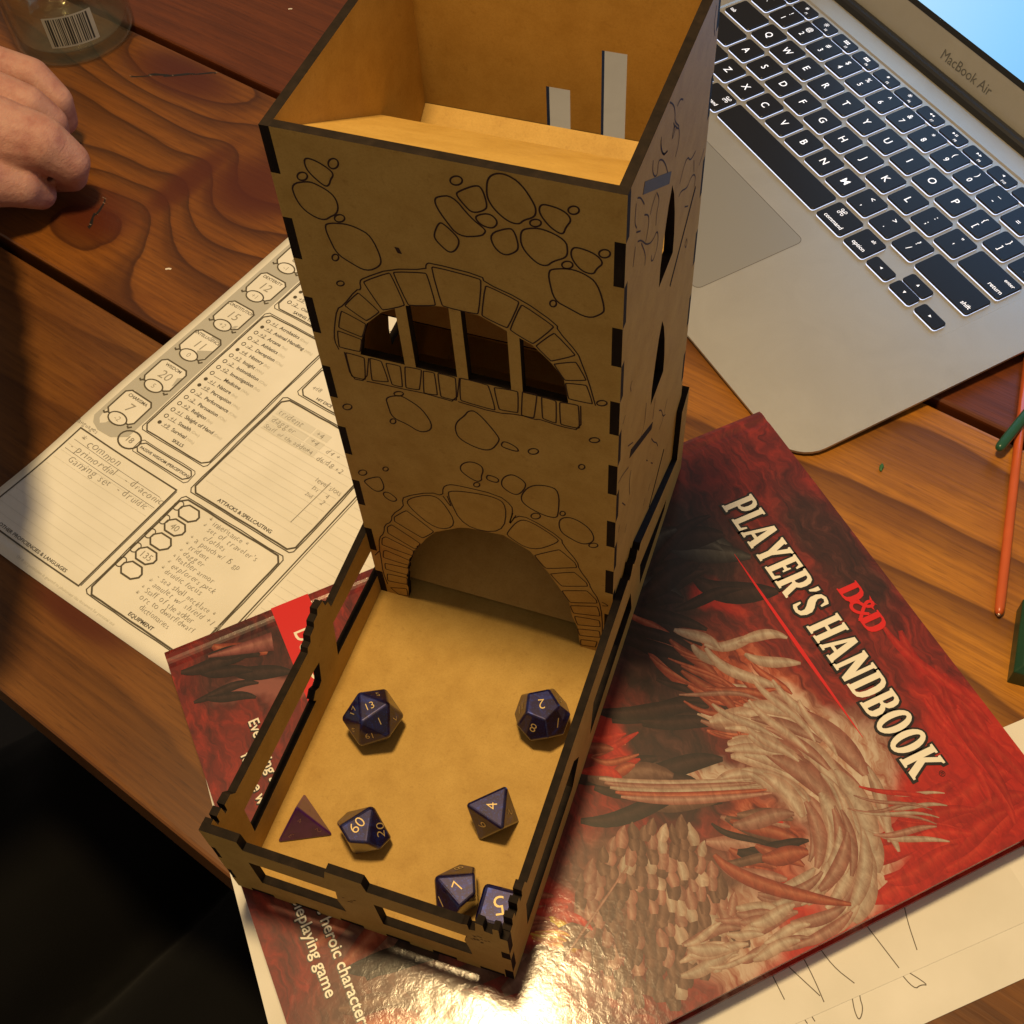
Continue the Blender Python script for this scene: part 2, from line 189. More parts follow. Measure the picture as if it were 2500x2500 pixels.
SIDE_LINES=[[(3.107, 22.791), (3.217, 22.439), (3.517, 21.991), (3.993, 21.765)], [(4.512, 21.792), (4.739, 21.957), (4.48, 22.312)], [(4.816, 21.816), (4.892, 21.871)], [(5.174, 21.636), (5.337, 21.345), (5.299, 20.942), (5.017, 20.778)], [(2.392, 22.695), (2.374, 22.33), (2.693, 21.912), (2.961, 21.811), (2.962, 22.254), (3.449, 21.904), (3.907, 21.35), (4.184, 20.872)], [(5.893, 19.115), (6.384, 19.478), (6.798, 19.406), (7.096, 19.049), (7.452, 18.87), (7.886, 18.791)], [(5.919, 18.615), (6.219, 18.596), (7.084, 17.993), (7.473, 18.077), (7.953, 17.861), (8.283, 17.466), (8.16, 17.157)], [(7.753, 18.54), (7.928, 17.947)], [(8.66, 17.638), (9.067, 17.723), (9.242, 17.854)], [(0.944, 22.651), (1.246, 22.417), (1.536, 22.04), (1.686, 21.832)], [(0.84, 22.56), (0.817, 22.443), (0.761, 21.964), (1.0, 21.617)], [(2.909, 21.168), (2.511, 21.031), (2.41, 20.881)], [(2.997, 21.155), (3.401, 20.604), (3.149, 20.319), (3.144, 19.866)], [(1.746, 21.426), (2.073, 21.165), (2.281, 20.902), (2.261, 20.503), (2.05, 20.232)], [(0.976, 21.494), (1.421, 21.153)], [(1.157, 21.016), (1.563, 20.72), (2.169, 20.004), (2.851, 19.528), (3.381, 19.538), (3.594, 18.876), (3.193, 18.581), (2.848, 18.763), (2.849, 19.021)], [(1.582, 20.583), (2.131, 19.697), (2.103, 19.311)], [(0.957, 21.016), (0.784, 20.452)], [(6.942, 17.372), (7.469, 16.968)], [(7.748, 15.356), (7.476, 15.356), (7.683, 14.986), (7.893, 15.025), (7.748, 15.356)], [(8.985, 22.998), (8.897, 22.387), (9.205, 21.883)], [(3.869, 23.395), (4.326, 23.005), (4.59, 22.567), (4.611, 22.247), (5.261, 21.632), (5.085, 21.656), (4.564, 22.213), (4.434, 21.827)], [(4.795, 22.621), (5.125, 22.622), (5.475, 22.34)], [(3.153, 22.854), (3.116, 22.514), (3.543, 21.947), (3.891, 21.819)], [(1.327, 15.317), (1.126, 15.277), (1.234, 14.921)], [(0.663, 14.463), (0.403, 14.308)], [(3.394, 11.932), (3.389, 10.934), (2.796, 10.673)], [(4.717, 10.704), (4.561, 9.703)], [(6.821, 8.299), (6.327, 7.643), (5.785, 7.678)], [(5.517, 9.095), (5.954, 8.629), (6.288, 7.838), (6.72, 7.487)], [(1.164, 12.314), (1.821, 11.715)], [(4.58, 8.595), (5.062, 7.789), (5.51, 7.246), (5.795, 6.667)], [(3.991, 8.045), (4.209, 7.734)], [(4.775, 6.91), (5.12, 6.439)], [(1.386, 10.915), (0.591, 11.474), (0.144, 11.637)], [(1.762, 10.263), (1.577, 9.851), (1.762, 8.866)], [(0.749, 9.73), (1.204, 8.969)], [(4.932, 5.424), (4.691, 5.241)], [(4.227, 5.355), (3.988, 5.173)], [(0.535, 8.7), (0.405, 8.416)], [(1.518, 7.408), (1.303, 7.145)]]
DICE=[('d20', (2.282, -5.821, 1.258), [(0.044, 0.731, -0.958), (0.611, -0.403, -0.958), (-0.654, -0.328, -0.958), (0.989, -0.652, 0.226), (-1.059, -0.53, 0.226), (0.07, 1.182, 0.226), (-0.989, 0.652, -0.226), (1.059, 0.53, -0.226), (-0.07, -1.182, -0.226), (-0.044, -0.731, 0.958), (-0.611, 0.403, 0.958), (0.654, 0.328, 0.958)], [(0, 1, 2), (7, 1, 0), (6, 0, 2), (5, 0, 6), (5, 7, 0), (1, 8, 2), (7, 3, 1), (3, 8, 1), (4, 6, 2), (4, 2, 8), (11, 3, 7), (3, 9, 8), (11, 9, 3), (10, 6, 4), (9, 4, 8), (9, 10, 4), (10, 5, 6), (5, 11, 7), (11, 5, 10), (11, 10, 9)], [('13', (-0.0, 0.0, 0.958), (0.0, -0.0, 1.0), (-0.6855, 0.7281, 0.0), 0.36), ('1', (0.533, -0.352, 0.714), (0.5565, -0.3671, 0.7454), (0.5482, -0.5119, -0.6614), 0.36), ('19', (0.292, -0.855, 0.319), (0.3043, -0.8923, 0.3333), (0.2502, -0.2627, -0.9318), 0.34), ('17', (-0.571, -0.286, 0.714), (-0.5961, -0.2984, 0.7454), (-0.8024, 0.2544, -0.5399), 0.34), ('5', (0.038, 0.638, 0.714), (0.0396, 0.6655, 0.7454), (-0.6275, 0.5971, -0.4997), 0.34), ('7', (0.901, 0.069, 0.319), (0.9401, 0.0716, 0.3333), (0.2301, 0.5881, -0.7753), 0.34), ('9', (-0.391, -0.814, 0.319), (-0.4081, -0.8499, 0.3333), (-0.3643, -0.1832, -0.9131), 0.34)]), ('d12', (8.354, -3.688, 1.187), [(-0.343, 0.585, -0.887), (0.621, -0.272, -0.887), (-1.071, -0.235, -0.209), (-0.107, -1.091, -0.209), (0.107, 1.091, 0.209), (1.071, 0.235, 0.209), (-0.621, 0.272, 0.887), (0.343, -0.585, 0.887), (-0.555, 0.946, -0.209), (0.45, 0.507, -0.887), (-0.662, -0.145, -0.887), (1.005, -0.439, -0.209), (-0.728, -0.82, 0.209), (0.066, 0.674, 0.887), (-1.005, 0.439, 0.209), (0.728, 0.82, -0.209), (-0.066, -0.674, -0.887), (0.555, -0.946, 0.209), (-0.45, -0.507, 0.887), (0.662, 0.145, 0.887)], [(0, 9, 1, 16, 10), (14, 8, 0, 10, 2), (8, 4, 15, 9, 0), (11, 17, 3, 16, 1), (15, 5, 11, 1, 9), (3, 12, 2, 10, 16), (18, 6, 14, 2, 12), (7, 18, 12, 3, 17), (13, 19, 5, 15, 4), (6, 13, 4, 8, 14), (5, 19, 7, 17, 11), (19, 13, 6, 18, 7)], [('2', (0.0, 0.0, 0.887), (-0.0, 0.0, 1.0), (0.4042, -0.9147, 0.0), 0.5), ('8', (-0.078, -0.79, 0.397), (-0.0876, -0.8901, 0.4472), (-0.1749, -0.4282, -0.8866), 0.5), ('1', (0.727, -0.318, 0.397), (0.8195, -0.3584, 0.4472), (-0.1079, 0.6698, 0.7346), 0.5), ('11', (-0.775, -0.17, 0.397), (-0.8736, -0.1917, 0.4472), (-0.3285, 0.9104, -0.2514), 0.45), ('5', (0.527, 0.593, 0.397), (0.5941, 0.6686, 0.4472), (-0.0867, 0.606, -0.7908), 0.45)]), ('d8', (7.856, -7.852, 0.976), [(-0.667, 0.684, -0.676), (0.667, -0.684, 0.676), (0.926, 0.235, -0.676), (-0.926, -0.235, 0.676), (-0.259, -0.92, -0.676), (0.259, 0.92, 0.676)], [(0, 2, 4), (5, 2, 0), (3, 0, 4), (5, 0, 3), (2, 1, 4), (5, 1, 2), (1, 3, 4), (5, 3, 1)], [('4', (0.0, -0.0, 0.676), (-0.0, -0.0, 1.0), (-0.9318, -0.363, -0.0), 0.5), ('6', (-0.173, -0.613, 0.225), (-0.2557, -0.9075, 0.3333), (-0.6025, -0.1201, -0.789), 0.5), ('2', (0.617, 0.157, 0.225), (0.9137, 0.2323, 0.3333), (0.2562, 0.3072, -0.9165), 0.45)]), ('d4', (1.273, -10.196, 0.733), [(-0.684, -1.016, -0.433), (-0.538, 1.1, -0.433), (1.222, -0.084, -0.433), (0.0, 0.0, 1.299)], [(1, 2, 0), (3, 1, 0), (3, 0, 2), (3, 2, 1)], [('4', (0.087, -0.239, 0.583), (0.414, -0.847, 0.3333), (0.1418, 0.4217, 0.8956), 0.3), ('3', (-0.197, -0.651, -0.11), (0.414, -0.847, 0.3333), (-0.621, -0.5306, -0.577), 0.3), ('2', (0.698, -0.176, -0.015), (0.414, -0.847, 0.3333), (0.588, -0.0307, -0.8083), 0.3), ('1', (0.173, 0.368, 0.161), (0.5265, 0.7821, 0.3333), (-0.3405, 0.5533, -0.7602), 0.3)]), ('d00', (3.647, -9.943, 1.012), [(-0.513, 0.608, -0.712), (0.16, 0.779, -0.712), (0.71, 0.358, -0.712), (1.05, 0.094, -0.168), (0.929, -0.5, 0.168), (0.513, -0.608, 0.712), (-0.16, -0.779, 0.712), (-0.71, -0.358, 0.712), (-1.05, -0.094, 0.168), (-0.929, 0.5, -0.168), (-0.158, -0.771, -0.712), (0.158, 0.771, 0.712)], [(0, 1, 2, 10), (11, 1, 0, 9), (8, 9, 0, 10), (11, 3, 2, 1), (2, 3, 4, 10), (11, 5, 4, 3), (4, 5, 6, 10), (11, 7, 6, 5), (6, 7, 8, 10), (11, 9, 8, 7)], [('60', (-0.1, -0.111, 0.712), (0.0, 0.0, 1.0), (-0.9333, 0.3592, -0.0), 0.52), ('20', (0.65, 0.108, 0.318), (0.76, 0.1953, 0.6199), (-0.4754, -0.4834, 0.7351), 0.48)]), ('d10', (7.616, -10.942, 1.014), [(-0.53, -0.595, -0.714), (-0.795, 0.047, -0.714), (-0.456, 0.653, -0.714), (-0.243, 1.028, -0.168), (0.363, 0.992, 0.168), (0.53, 0.595, 0.714), (0.795, -0.047, 0.714), (0.456, -0.653, 0.714), (0.243, -1.028, 0.168), (-0.363, -0.992, -0.168), (0.788, -0.047, -0.714), (-0.788, 0.047, 0.714)], [(2, 10, 0, 1), (11, 1, 0, 9), (10, 8, 9, 0), (11, 3, 2, 1), (3, 4, 10, 2), (5, 4, 3, 11), (4, 5, 6, 10), (6, 5, 11, 7), (6, 7, 8, 10), (7, 11, 9, 8)], [('7', (0.113, -0.002, 0.714), (-0.0, 0.0, 1.0), (-0.9998, -0.0205, -0.0), 0.5), ('1', (-0.319, -0.58, 0.313), (-0.3849, -0.6837, 0.6199), (-0.6795, 0.6645, 0.311), 0.5), ('8', (-0.161, 0.72, 0.232), (-0.3014, 0.7244, 0.6199), (0.5811, 0.655, -0.4829), 0.45)]), ('d6', (9.303, -11.137, 1.0), [(-0.752, 0.644, -0.7), (0.644, 0.752, -0.7), (-0.644, -0.752, -0.7), (0.752, -0.644, -0.7), (-0.752, 0.644, 0.7), (0.644, 0.752, 0.7), (-0.644, -0.752, 0.7), (0.752, -0.644, 0.7)], [(0, 1, 3, 2), (4, 5, 1, 0), (6, 4, 0, 2), (5, 7, 3, 1), (7, 6, 2, 3), (5, 4, 6, 7)], [('5', (0.006, 0.015, 0.7), (-0.0, -0.0, 1.0), (0.4481, -0.894, 0.0), 0.85)])]
# ---------------------------------------------------------------- materials
def mdf():
    q = NT('mdf_board'); co = q.coords()
    n1 = q.noise(co, 70, 6, .72); n2 = q.noise(co, 1400, 3, .75); n3 = q.noise(q.mapping(co, loc=(3, 1, 2)), 300, 4, .7)
    c = q.ramp(n1, [(.28, (.43, .255, .055)), (.52, (.51, .318, .078)), (.76, (.57, .365, .098))])
    c = q.mix(q.math('MULTIPLY', q.ramp(n2, [(.45, (0, 0, 0)), (.75, (1, 1, 1))]), .28), c, (.26, .135, .022))
    c = q.mix(q.math('MULTIPLY', q.ramp(n3, [(.60, (0, 0, 0)), (.74, (1, 1, 1))]), .40), c, (.29, .15, .03))
    q.l(c, q.b.inputs['Base Color']); q.set(Roughness=.62, Specular_IOR_Level=.3); q.bump(n2, .12, .0003); return q.m
def burnt():
    q = NT('burnt_edge'); co = q.coords(); n = q.noise(q.mapping(co, scale=(1, 1, .25)), 260, 4, .6)
    q.l(q.ramp(n, [(.3, (.008, .005, .003)), (.6, (.016, .010, .006)), (.85, (.028, .018, .011))]), q.b.inputs['Base Color'])
    q.set(Roughness=.75, Specular_IOR_Level=.15); q.bump(n, .25, .0004); return q.m
M_MDF, M_BURNT = mdf(), burnt()
M_ENGR = plain('engraved_line', (.032, .009, .006), .8)
M_TAB = plain('ramp_end_grain', (.085, .075, .07), .6, noise=300)
M_PAPER = NT('sheet_paper'); _n = M_PAPER.noise(M_PAPER.coords(), 30, 4); M_PAPER.l(M_PAPER.ramp(_n, [(.3, (.74, .72, .66)), (.7, (.83, .81, .76))]), M_PAPER.b.inputs['Base Color']); M_PAPER.set(Roughness=.75, Specular_IOR_Level=.25); M_PAPER = M_PAPER.m
M_INK = plain('printed_ink', (.085, .072, .05), .7)
M_INK2 = plain('printed_text_ink', (.10, .09, .075), .7)
M_GREYINK = plain('printed_grey_tint', (.47, .46, .42), .75)
M_SHADE = plain('printed_field_tint', (.69, .675, .62), .75)
M_PENCIL = plain('pencil_lead', (.32, .30, .26), .6)
M_FAINT = plain('faint_print', (.60, .585, .53), .75)
M_PENLINE = plain('drawn_pen_line', (.12, .10, .08), .7)
M_WHITEINK = plain('cover_white_print', (.86, .82, .70), .35, coat=.5)
M_BLACKINK = plain('cover_black_print', (.012, .008, .006), .35, coat=.5)
M_LOGO = plain('emblem_red_print', (.66, .010, .008), .4, coat=.4)
M_REDINK = plain('cover_red_print', (.62, .012, .012), .35, coat=.5)
M_ALU = NT('brushed_aluminium'); _n = M_ALU.noise(M_ALU.coords(), 1500, 2); M_ALU.set(Base_Color=(.52, .495, .44, 1), Metallic=.75); M_ALU.l(M_ALU.ramp(_n, [(.3, (.42, .42, .42)), (.7, (.56, .56, .56))]), M_ALU.b.inputs['Roughness']); M_ALU.bump(_n, .04, .0002); _s = M_ALU.noise(M_ALU.coords(), 28, 5, .65, 1.0); M_ALU.l(M_ALU.ramp(_s, [(.3, (.495, .47, .415)), (.7, (.54, .515, .455))]), M_ALU.b.inputs['Base Color']); M_ALU = M_ALU.m
M_PAD = plain('trackpad_glass', (.46, .44, .39), .42, .75)
M_GROOVE = plain('trackpad_gap', (.13, .12, .11), .6)
M_KEY = plain('key_black', (.006, .006, .008), .42, spec=.4)
M_LEGEND = plain('key_legend', (.8, .8, .85), .6, emit=(.85, .9, 1), es=.75)
M_GLOW = plain('key_backlight', (.7, .75, .9), .6, emit=(.60, .70, 1.0), es=1.5)
M_BLACK = plain('black_plastic', (.010, .010, .011), .45)
M_BEZEL = plain('bezel_text', (.10, .10, .10), .5)
def screen():
    q = NT('lit_screen'); co = q.coords(); x = q.n('ShaderNodeSeparateXYZ'); q.l(co, x.inputs[0])
    f = q.math('MULTIPLY_ADD', x.outputs[0], 4.0, .5, True)
    c = q.ramp(f, [(0, (.55, .82, 1.0)), (.55, (.27, .62, 1.0)), (1, (.10, .40, .90))])
    q.set(Base_Color=(.01, .01, .012, 1), Roughness=.2, Emission_Strength=1.05); q.l(c, q.b.inputs['Emission Color']); return q.m
M_SCREEN = screen()
def dice_mat():
    q = NT('shimmer_resin'); co = q.coords()
    n = q.noise(co, 75, 3, .55, 2.5); f = q.noise(co, 1600, 2, .8)
    c = q.ramp(n, [(.34, (.007, .001, .020)), (.55, (.006, .003, .060)), (.74, (.004, .025, .24))])
    c = q.mix(q.math('MULTIPLY', q.ramp(f, [(.55, (0, 0, 0)), (.8, (1, 1, 1))]), .5), c, (.015, .07, .40))
    q.l(c, q.b.inputs['Base Color']); q.set(Metallic=.5, Roughness=.40, Coat_Weight=1.0, Coat_Roughness=.04); return q.m
M_DICE = dice_mat()
M_D4 = NT('purple_resin'); _n = M_D4.noise(M_D4.coords(), 120, 4, .6, 1); M_D4.l(M_D4.ramp(_n, [(.3, (.040, .004, .085)), (.7, (.085, .010, .17))]), M_D4.b.inputs['Base Color']); M_D4.set(Roughness=.33, Coat_Weight=.5, Coat_Roughness=.2); M_D4 = M_D4.m
M_GOLD = plain('gold_paint', (.56, .42, .19), .5, .35)
M_GOLDDIM = plain('worn_gold_paint', (.30, .17, .20), .5, .2)
M_ORANGE = plain('orange_enamel', (.56, .105, .022), .32, coat=.4, noise=60)
M_GREEN = plain('green_enamel', (.012, .085, .045), .28, coat=.5)
M_TIP = plain('bare_metal_tip', (.8, .62, .5), .2, .9)
M_BLOCK = plain('dark_green_block', (.010, .052, .022), .38, noise=120)
M_CRUMB = plain('green_crumb', (.03, .13, .035), .6); M_FLECK2 = plain('crack_filler', (.20, .13, .09), .5); M_FLECK = plain('pale_fleck', (.75, .68, .6), .7)
def skin():
    q = NT('skin'); co = q.coords(); n = q.noise(co, 75, 5, .62); n2 = q.noise(q.mapping(co, scale=(1, .35, 1)), 520, 5, .7, .6)
    c = q.ramp(n, [(.3, (.38, .16, .135)), (.5, (.48, .245, .20)), (.62, (.52, .285, .23)), (.78, (.43, .165, .145))]); q.l(c, q.b.inputs['Base Color'])
    q.set(Roughness=.5, Subsurface_Weight=.15, Specular_IOR_Level=.4); q.b.inputs['Subsurface Radius'].default_value = (.004, .0015, .001); q.bump(n2, .55, .0011); return q.m
M_SKIN = skin()
def cloth(name, c, sc=900):
    q = NT(name); co = q.coords(); n = q.noise(co, sc, 3, .7); m = q.noise(co, 14, 4)
    q.l(q.mix(m, tuple(k*.6 for k in c), tuple(k*1.4 for k in c)), q.b.inputs['Base Color']); q.set(Roughness=.9, Specular_IOR_Level=.15); q.b.inputs['Sheen Weight'].default_value = .03; q.bump(n, .4, .0006); return q.m
M_SLEEVE = cloth('dark_sleeve_cloth', (.020, .017, .016)); M_TROUSER = cloth('black_trouser_cloth', (.0035, .0033, .0032))
M_FLOOR = plain('dark_floor', (.012, .009, .007), .7)
def glass():
    q = NT('jar_glass'); t = q.n('ShaderNodeBsdfTransparent'); t.inputs[0].default_value = (.94, .95, .86, 1); g = q.n('ShaderNodeBsdfGlossy'); g.inputs['Roughness'].default_value = .04
    fr = q.n('ShaderNodeLayerWeight'); fr.inputs[0].default_value = .5; m = q.n('ShaderNodeMixShader'); q.l(q.math('MULTIPLY_ADD', q.math('POWER', fr.outputs['Facing'], 2.5), .6, .04), m.inputs[0]); q.l(t.outputs[0], m.inputs[1]); q.l(g.outputs[0], m.inputs[2])
    q.l(m.outputs[0], q.t.nodes['Material Output'].inputs['Surface']); return q.m
M_GLASS = glass()
M_LABELW = plain('barcode_white', (.34, .33, .30), .7, noise=80); M_LABELK = plain('barcode_black', (.02, .02, .02), .6)
def wood(name, light, mid, dark, knots=(), bands=26., warp=1.0, sawdark=.55, seed=0, fine=1.0, rough=.42, lit_end=None):
    """grain runs along the plank's own x; knots = (x, y, rx, ry, push) in metres in the plank's frame"""
    q = NT(name); co = q.coords(); sx = q.n('ShaderNodeSeparateXYZ'); q.l(co, sx.inputs[0]); x, y = sx.outputs[0], sx.outputs[1]
    low = q.noise(q.mapping(co, scale=(2.2, 9, 1), loc=(seed, seed*.37, 0)), 1.0, 3, .5)
    g = q.math('ADD', y, q.math('MULTIPLY', q.math('SUBTRACT', low, .5), .07*warp))
    eye = None
    for kx, ky, rx, ry, push in knots:
        dx = q.math('DIVIDE', q.math('SUBTRACT', x, kx), rx); dy = q.math('DIVIDE', q.math('SUBTRACT', y, ky), ry)
        r2 = q.math('ADD', q.math('MULTIPLY', dx, dx), q.math('MULTIPLY', dy, dy))
        e = q.math('POWER', 2.71828, q.math('MULTIPLY', r2, -1.0))
        g = q.math('ADD', g, q.math('MULTIPLY', e, push))
        k = q.math('POWER', 2.71828, q.math('MULTIPLY', q.math('POWER', r2, 2.0), -9.0))
        eye = k if eye is None else q.math('MAXIMUM', eye, k)
    med = q.noise(q.mapping(co, scale=(6, 30, 1), loc=(seed*2, 0, 0)), 1.0, 3, .55)
    ph = q.math('ADD', q.math('MULTIPLY', g, bands), q.math('MULTIPLY', med, .55))
    fr = q.math('FRACT', ph)
    saw = q.ramp(fr, [(0, (.15, .15, .15)), (.10, (.0, .0, .0)), (.40, (.12, .12, .12)), (.80, (.62, .62, .62)), (.95, (.95, .95, .95)), (1, (.15, .15, .15))], 'EASE')
    fn = q.noise(q.mapping(co, scale=(14, 420, 1)), 1.0, 4, .65)
    big = q.noise(q.mapping(co, scale=(6, 13, 1), loc=(0, seed, 0)), 1.0, 5, .6, 1.0)
    c = q.mix(q.ramp(big, [(.3, (0, 0, 0)), (.7, (1, 1, 1))]), mid, light)
    c = q.mix(q.math('MULTIPLY', saw, sawdark), c, dark)
    c = q.mix(q.math('MULTIPLY', q.ramp(fn, [(.40, (0, 0, 0)), (.66, (1, 1, 1))]), .42), c, dark)
    sp = q.noise(q.mapping(co, scale=(70, 900, 1)), 1.0, 2, .6)
    c = q.mix(q.math('MULTIPLY', q.ramp(sp, [(.56, (0, 0, 0)), (.72, (1, 1, 1))]), .35), c, tuple(k*.5 for k in dark))
    if lit_end:      # lamp falloff put into the colour: paler and yellower towards one end
        c = q.mix(q.math('MULTIPLY_ADD', x, 3.2, .22, True), c, q.mix(1.0, c, lit_end, 'MULTIPLY'))
    if eye is not None:
        c = q.mix(q.math('MULTIPLY', eye, .85), c, (.075, .012, .004))
    q.l(c, q.b.inputs['Base Color'])
    q.bump(fn, .22, .0010); q.set(Roughness=rough, Coat_Weight=.12, Coat_Roughness=.3, Specular_IOR_Level=.4); return q.m
def cover_bump(q, co):
    h1 = q.noise(co, 3.6, 4, .6, .8); h2 = q.noise(co, .55, 2, .5)
    b = q.n('ShaderNodeBump'); b.inputs['Strength'].default_value = .045; b.inputs['Distance'].default_value = .004; q.l(q.math('ADD', q.math('MULTIPLY', q.math('MULTIPLY', h1, h2), .8), h2), b.inputs['Height']); q.l(b.outputs[0], q.b.inputs['Coat Normal'])
    q.set(Roughness=.45, Specular_IOR_Level=.3, Coat_Weight=.7, Coat_Roughness=.13)
def cover_art():
    """printed cover: an abstract wash of reds, maroon and cream"""
    q = NT('printed_cover'); co = q.mapping(q.coords(), scale=(100, 100, 100))      # book frame in cm
    wv = q.n('ShaderNodeTexNoise'); q.l(co, wv.inputs['Vector']); wv.inputs['Scale'].default_value = .30; wv.inputs['Detail'].default_value = 4; wv.inputs['Roughness'].default_value = .6
    vm = q.n('ShaderNodeVectorMath', operation='MULTIPLY_ADD'); q.l(wv.outputs['Color'], vm.inputs[0]); vm.inputs[1].default_value = (3.2, 3.2, 0); q.l(co, vm.inputs[2])
    off = q.n('ShaderNodeVectorMath', operation='ADD'); q.l(vm.outputs[0], off.inputs[0]); off.inputs[1].default_value = (-1.6, -1.6, 0); P = off.outputs[0]
    fine = q.noise(q.mapping(P, scale=(.8, 2.6, 1), rot=(0, 0, math.radians(30))), 1.0, 5, .62, .4)
    def blob(cx, cy, rx, ry, rot=0, k=1.0):
        m = q.n('ShaderNodeMapping', vector_type='TEXTURE'); q.l(P, m.inputs[0]); m.inputs['Location'].default_value = (cx, cy, 0); m.inputs['Rotation'].default_value = (0, 0, math.radians(rot)); m.inputs['Scale'].default_value = (rx, ry, 1e6)
        ln = q.n('ShaderNodeVectorMath', operation='LENGTH'); q.l(m.outputs[0], ln.inputs[0])
        r = q.ramp(ln.outputs[1], [(.45, (k, k, k)), (1.0, (0, 0, 0))], 'EASE'); return r
    c = q.ramp(fine, [(.30, (.060, .007, .006)), (.5, (.15, .014, .010)), (.7, (.30, .024, .014))])
    red = q.ramp(fine, [(.3, (.26, .010, .008)), (.55, (.42, .018, .010)), (.75, (.54, .045, .015))])
    dark = q.ramp(fine, [(.3, (.012, .007, .006)), (.55, (.038, .016, .012)), (.75, (.085, .035, .026))])
    orange = q.ramp(fine, [(.35, (.12, .014, .008)), (.5, (.36, .070, .030)), (.66, (.52, .18, .10))])
    cream = q.ramp(fine, [(.30, (.26, .06, .035)), (.44, (.40, .22, .15)), (.54, (.50, .38, .29)), (.75, (.58, .50, .40))])
    brown = q.ramp(fine, [(.3, (.07, .028, .02)), (.6, (.16, .075, .05)), (.8, (.28, .15, .10))])
    for b, k in ((blob(19.5, 25.5, 3.6, 5.5), red), (blob(17.5, 27.0, 4.5, 2.0, 0, .9), red), (blob(21, 19, 2.4, 7), red), (blob(8, 27.0, 5.5, 2.0, 0, .9), dark), (blob(5.5, 20.5, 5.0, 5.2), dark), (blob(9.5, 17.8, 4.6, 2.6, 20, .95), dark), (blob(13.5, 16.2, 3.4, 2.8, 40, .95), dark),
                 (blob(12.0, 14.3, 1.8, 1.3, 0, .9), red), (blob(11.6, 20.2, 3.6, 2.0, 25, .95), orange), (blob(8.0, 21.6, 1.6, .9, 30, .8), red), (blob(16.4, 21.4, 3.0, 3.2, 10), cream), (blob(13.5, 21.2, 2.4, 1.0, 15, .9), cream), (blob(19.6, 20.2, 1.9, 2.6, 20, .95), cream), (blob(14.2, 16.4, .75, 3.2, -25, .9), cream),
                 (blob(18.3, 14.4, 3.2, 3.0, 20, .9), brown), (blob(20.3, 15.2, 1.8, 2.6, 20, .9), cream), (blob(16.4, 12.0, 2.6, 2.4, 0, .8), brown), (blob(17.6, 17.7, 2.2, 1.7, 30, .95), orange), (blob(17.6, 17.8, 1.35, 1.0, 30), dark), (blob(13, 5, 5, 4.5, 0, .85), brown), (blob(16.2, 9.3, 1.6, 1.3, 40, .9), red), (blob(17.1, 9.3, .9, .42, 50), (.60, .46, .03)), (blob(18, 3, 4, 4, 0, .8), brown), (blob(2.0, 3.0, 2.8, 3.2, 0, .8), dark), (blob(3.6, 3.3, .8, 2.4, -18, .7), (.30, .10, .085))):
        c = q.mix(b, c, k)
    q.l(c, q.b.inputs['Base Color']); cover_bump(q, co); return q.m
M_COVER = cover_art()
def painted_ink():
    q = NT('printed_paintwork'); co = q.mapping(q.coords(), scale=(100, 100, 100)); at = q.n('ShaderNodeAttribute'); at.attribute_name = 'Col'
    n = q.noise(q.mapping(co, scale=(1, 2.2, 1), rot=(0, 0, .6)), 1.6, 6, .68, .6)
    q.l(q.mix(q.math('MULTIPLY', q.ramp(n, [(.38, (0, 0, 0)), (.62, (1, 1, 1))]), .75), at.outputs['Color'], q.mix(1.0, at.outputs['Color'], (.55, .45, .42), 'MULTIPLY')), q.b.inputs['Base Color']); cover_bump(q, co); return q.m
M_PAGES = NT('page_edges'); _n = M_PAGES.noise(M_PAGES.mapping(M_PAGES.coords(), scale=(1, 1, 900)), 3, 3); M_PAGES.l(M_PAGES.ramp(_n, [(.35, (.42, .38, .30)), (.65, (.72, .68, .58))]), M_PAGES.b.inputs['Base Color']); M_PAGES.set(Roughness=.8); M_PAGES = M_PAGES.m
# ---------------------------------------------------------------- table and what is below it
TA = -0.3054
table = tag(root('wooden_table', (0, 0, T), (0, 0, TA)), 'dark stained wooden table of broad planks with wide dark gaps', 'table')
wood_a = wood('plank_edge_wood', (.22, .088, .017), (.16, .055, .010), (.045, .013, .003), knots=((-.0832, -.045, .055, .012, .018), (-.145, .05, .05, .02, -.02)), bands=24, warp=.9, sawdark=.55, seed=1.3)
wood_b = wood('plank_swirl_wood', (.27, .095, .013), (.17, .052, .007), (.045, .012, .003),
              knots=((-.327, .070, .075, .028, .085), (-.274, -.045, .050, .034, -.085), (-.215, .020, .055, .045, .050), (-.25, .005, .02, .06, -.03)), bands=28, warp=1.1, sawdark=.9, seed=4.1, fine=.7, lit_end=(2.3, 2.75, 1.8))
wood_c = wood('plank_red_wood', (.17, .042, .008), (.12, .028, .006), (.04, .009, .002), bands=70, warp=.4, sawdark=.35, seed=8.2)
wood_d = wood('plank_far_wood', (.18, .06, .015), (.13, .042, .010), (.05, .015, .005), bands=40, warp=.6, sawdark=.4, seed=11.)
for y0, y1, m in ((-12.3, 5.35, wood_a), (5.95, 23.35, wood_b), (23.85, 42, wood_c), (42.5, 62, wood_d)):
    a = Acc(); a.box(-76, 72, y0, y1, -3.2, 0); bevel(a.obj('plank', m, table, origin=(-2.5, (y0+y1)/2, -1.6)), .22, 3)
a = Acc(); a.box(-74, 70, -10.5, 60, -5.0, -3.3); a.obj('under_board', M_BLACK, table)
for px, py, s in ((-23.2, 9.32, .20), (-34.1, 30.6, .16)):
    a = Acc(); a.ribbon([(px-s*.6, py-s*.5), (px, py+.03), (px+s*.7, py+s*.4)], .12, z=.02); a.obj('pale_fleck', M_FLECK, table)
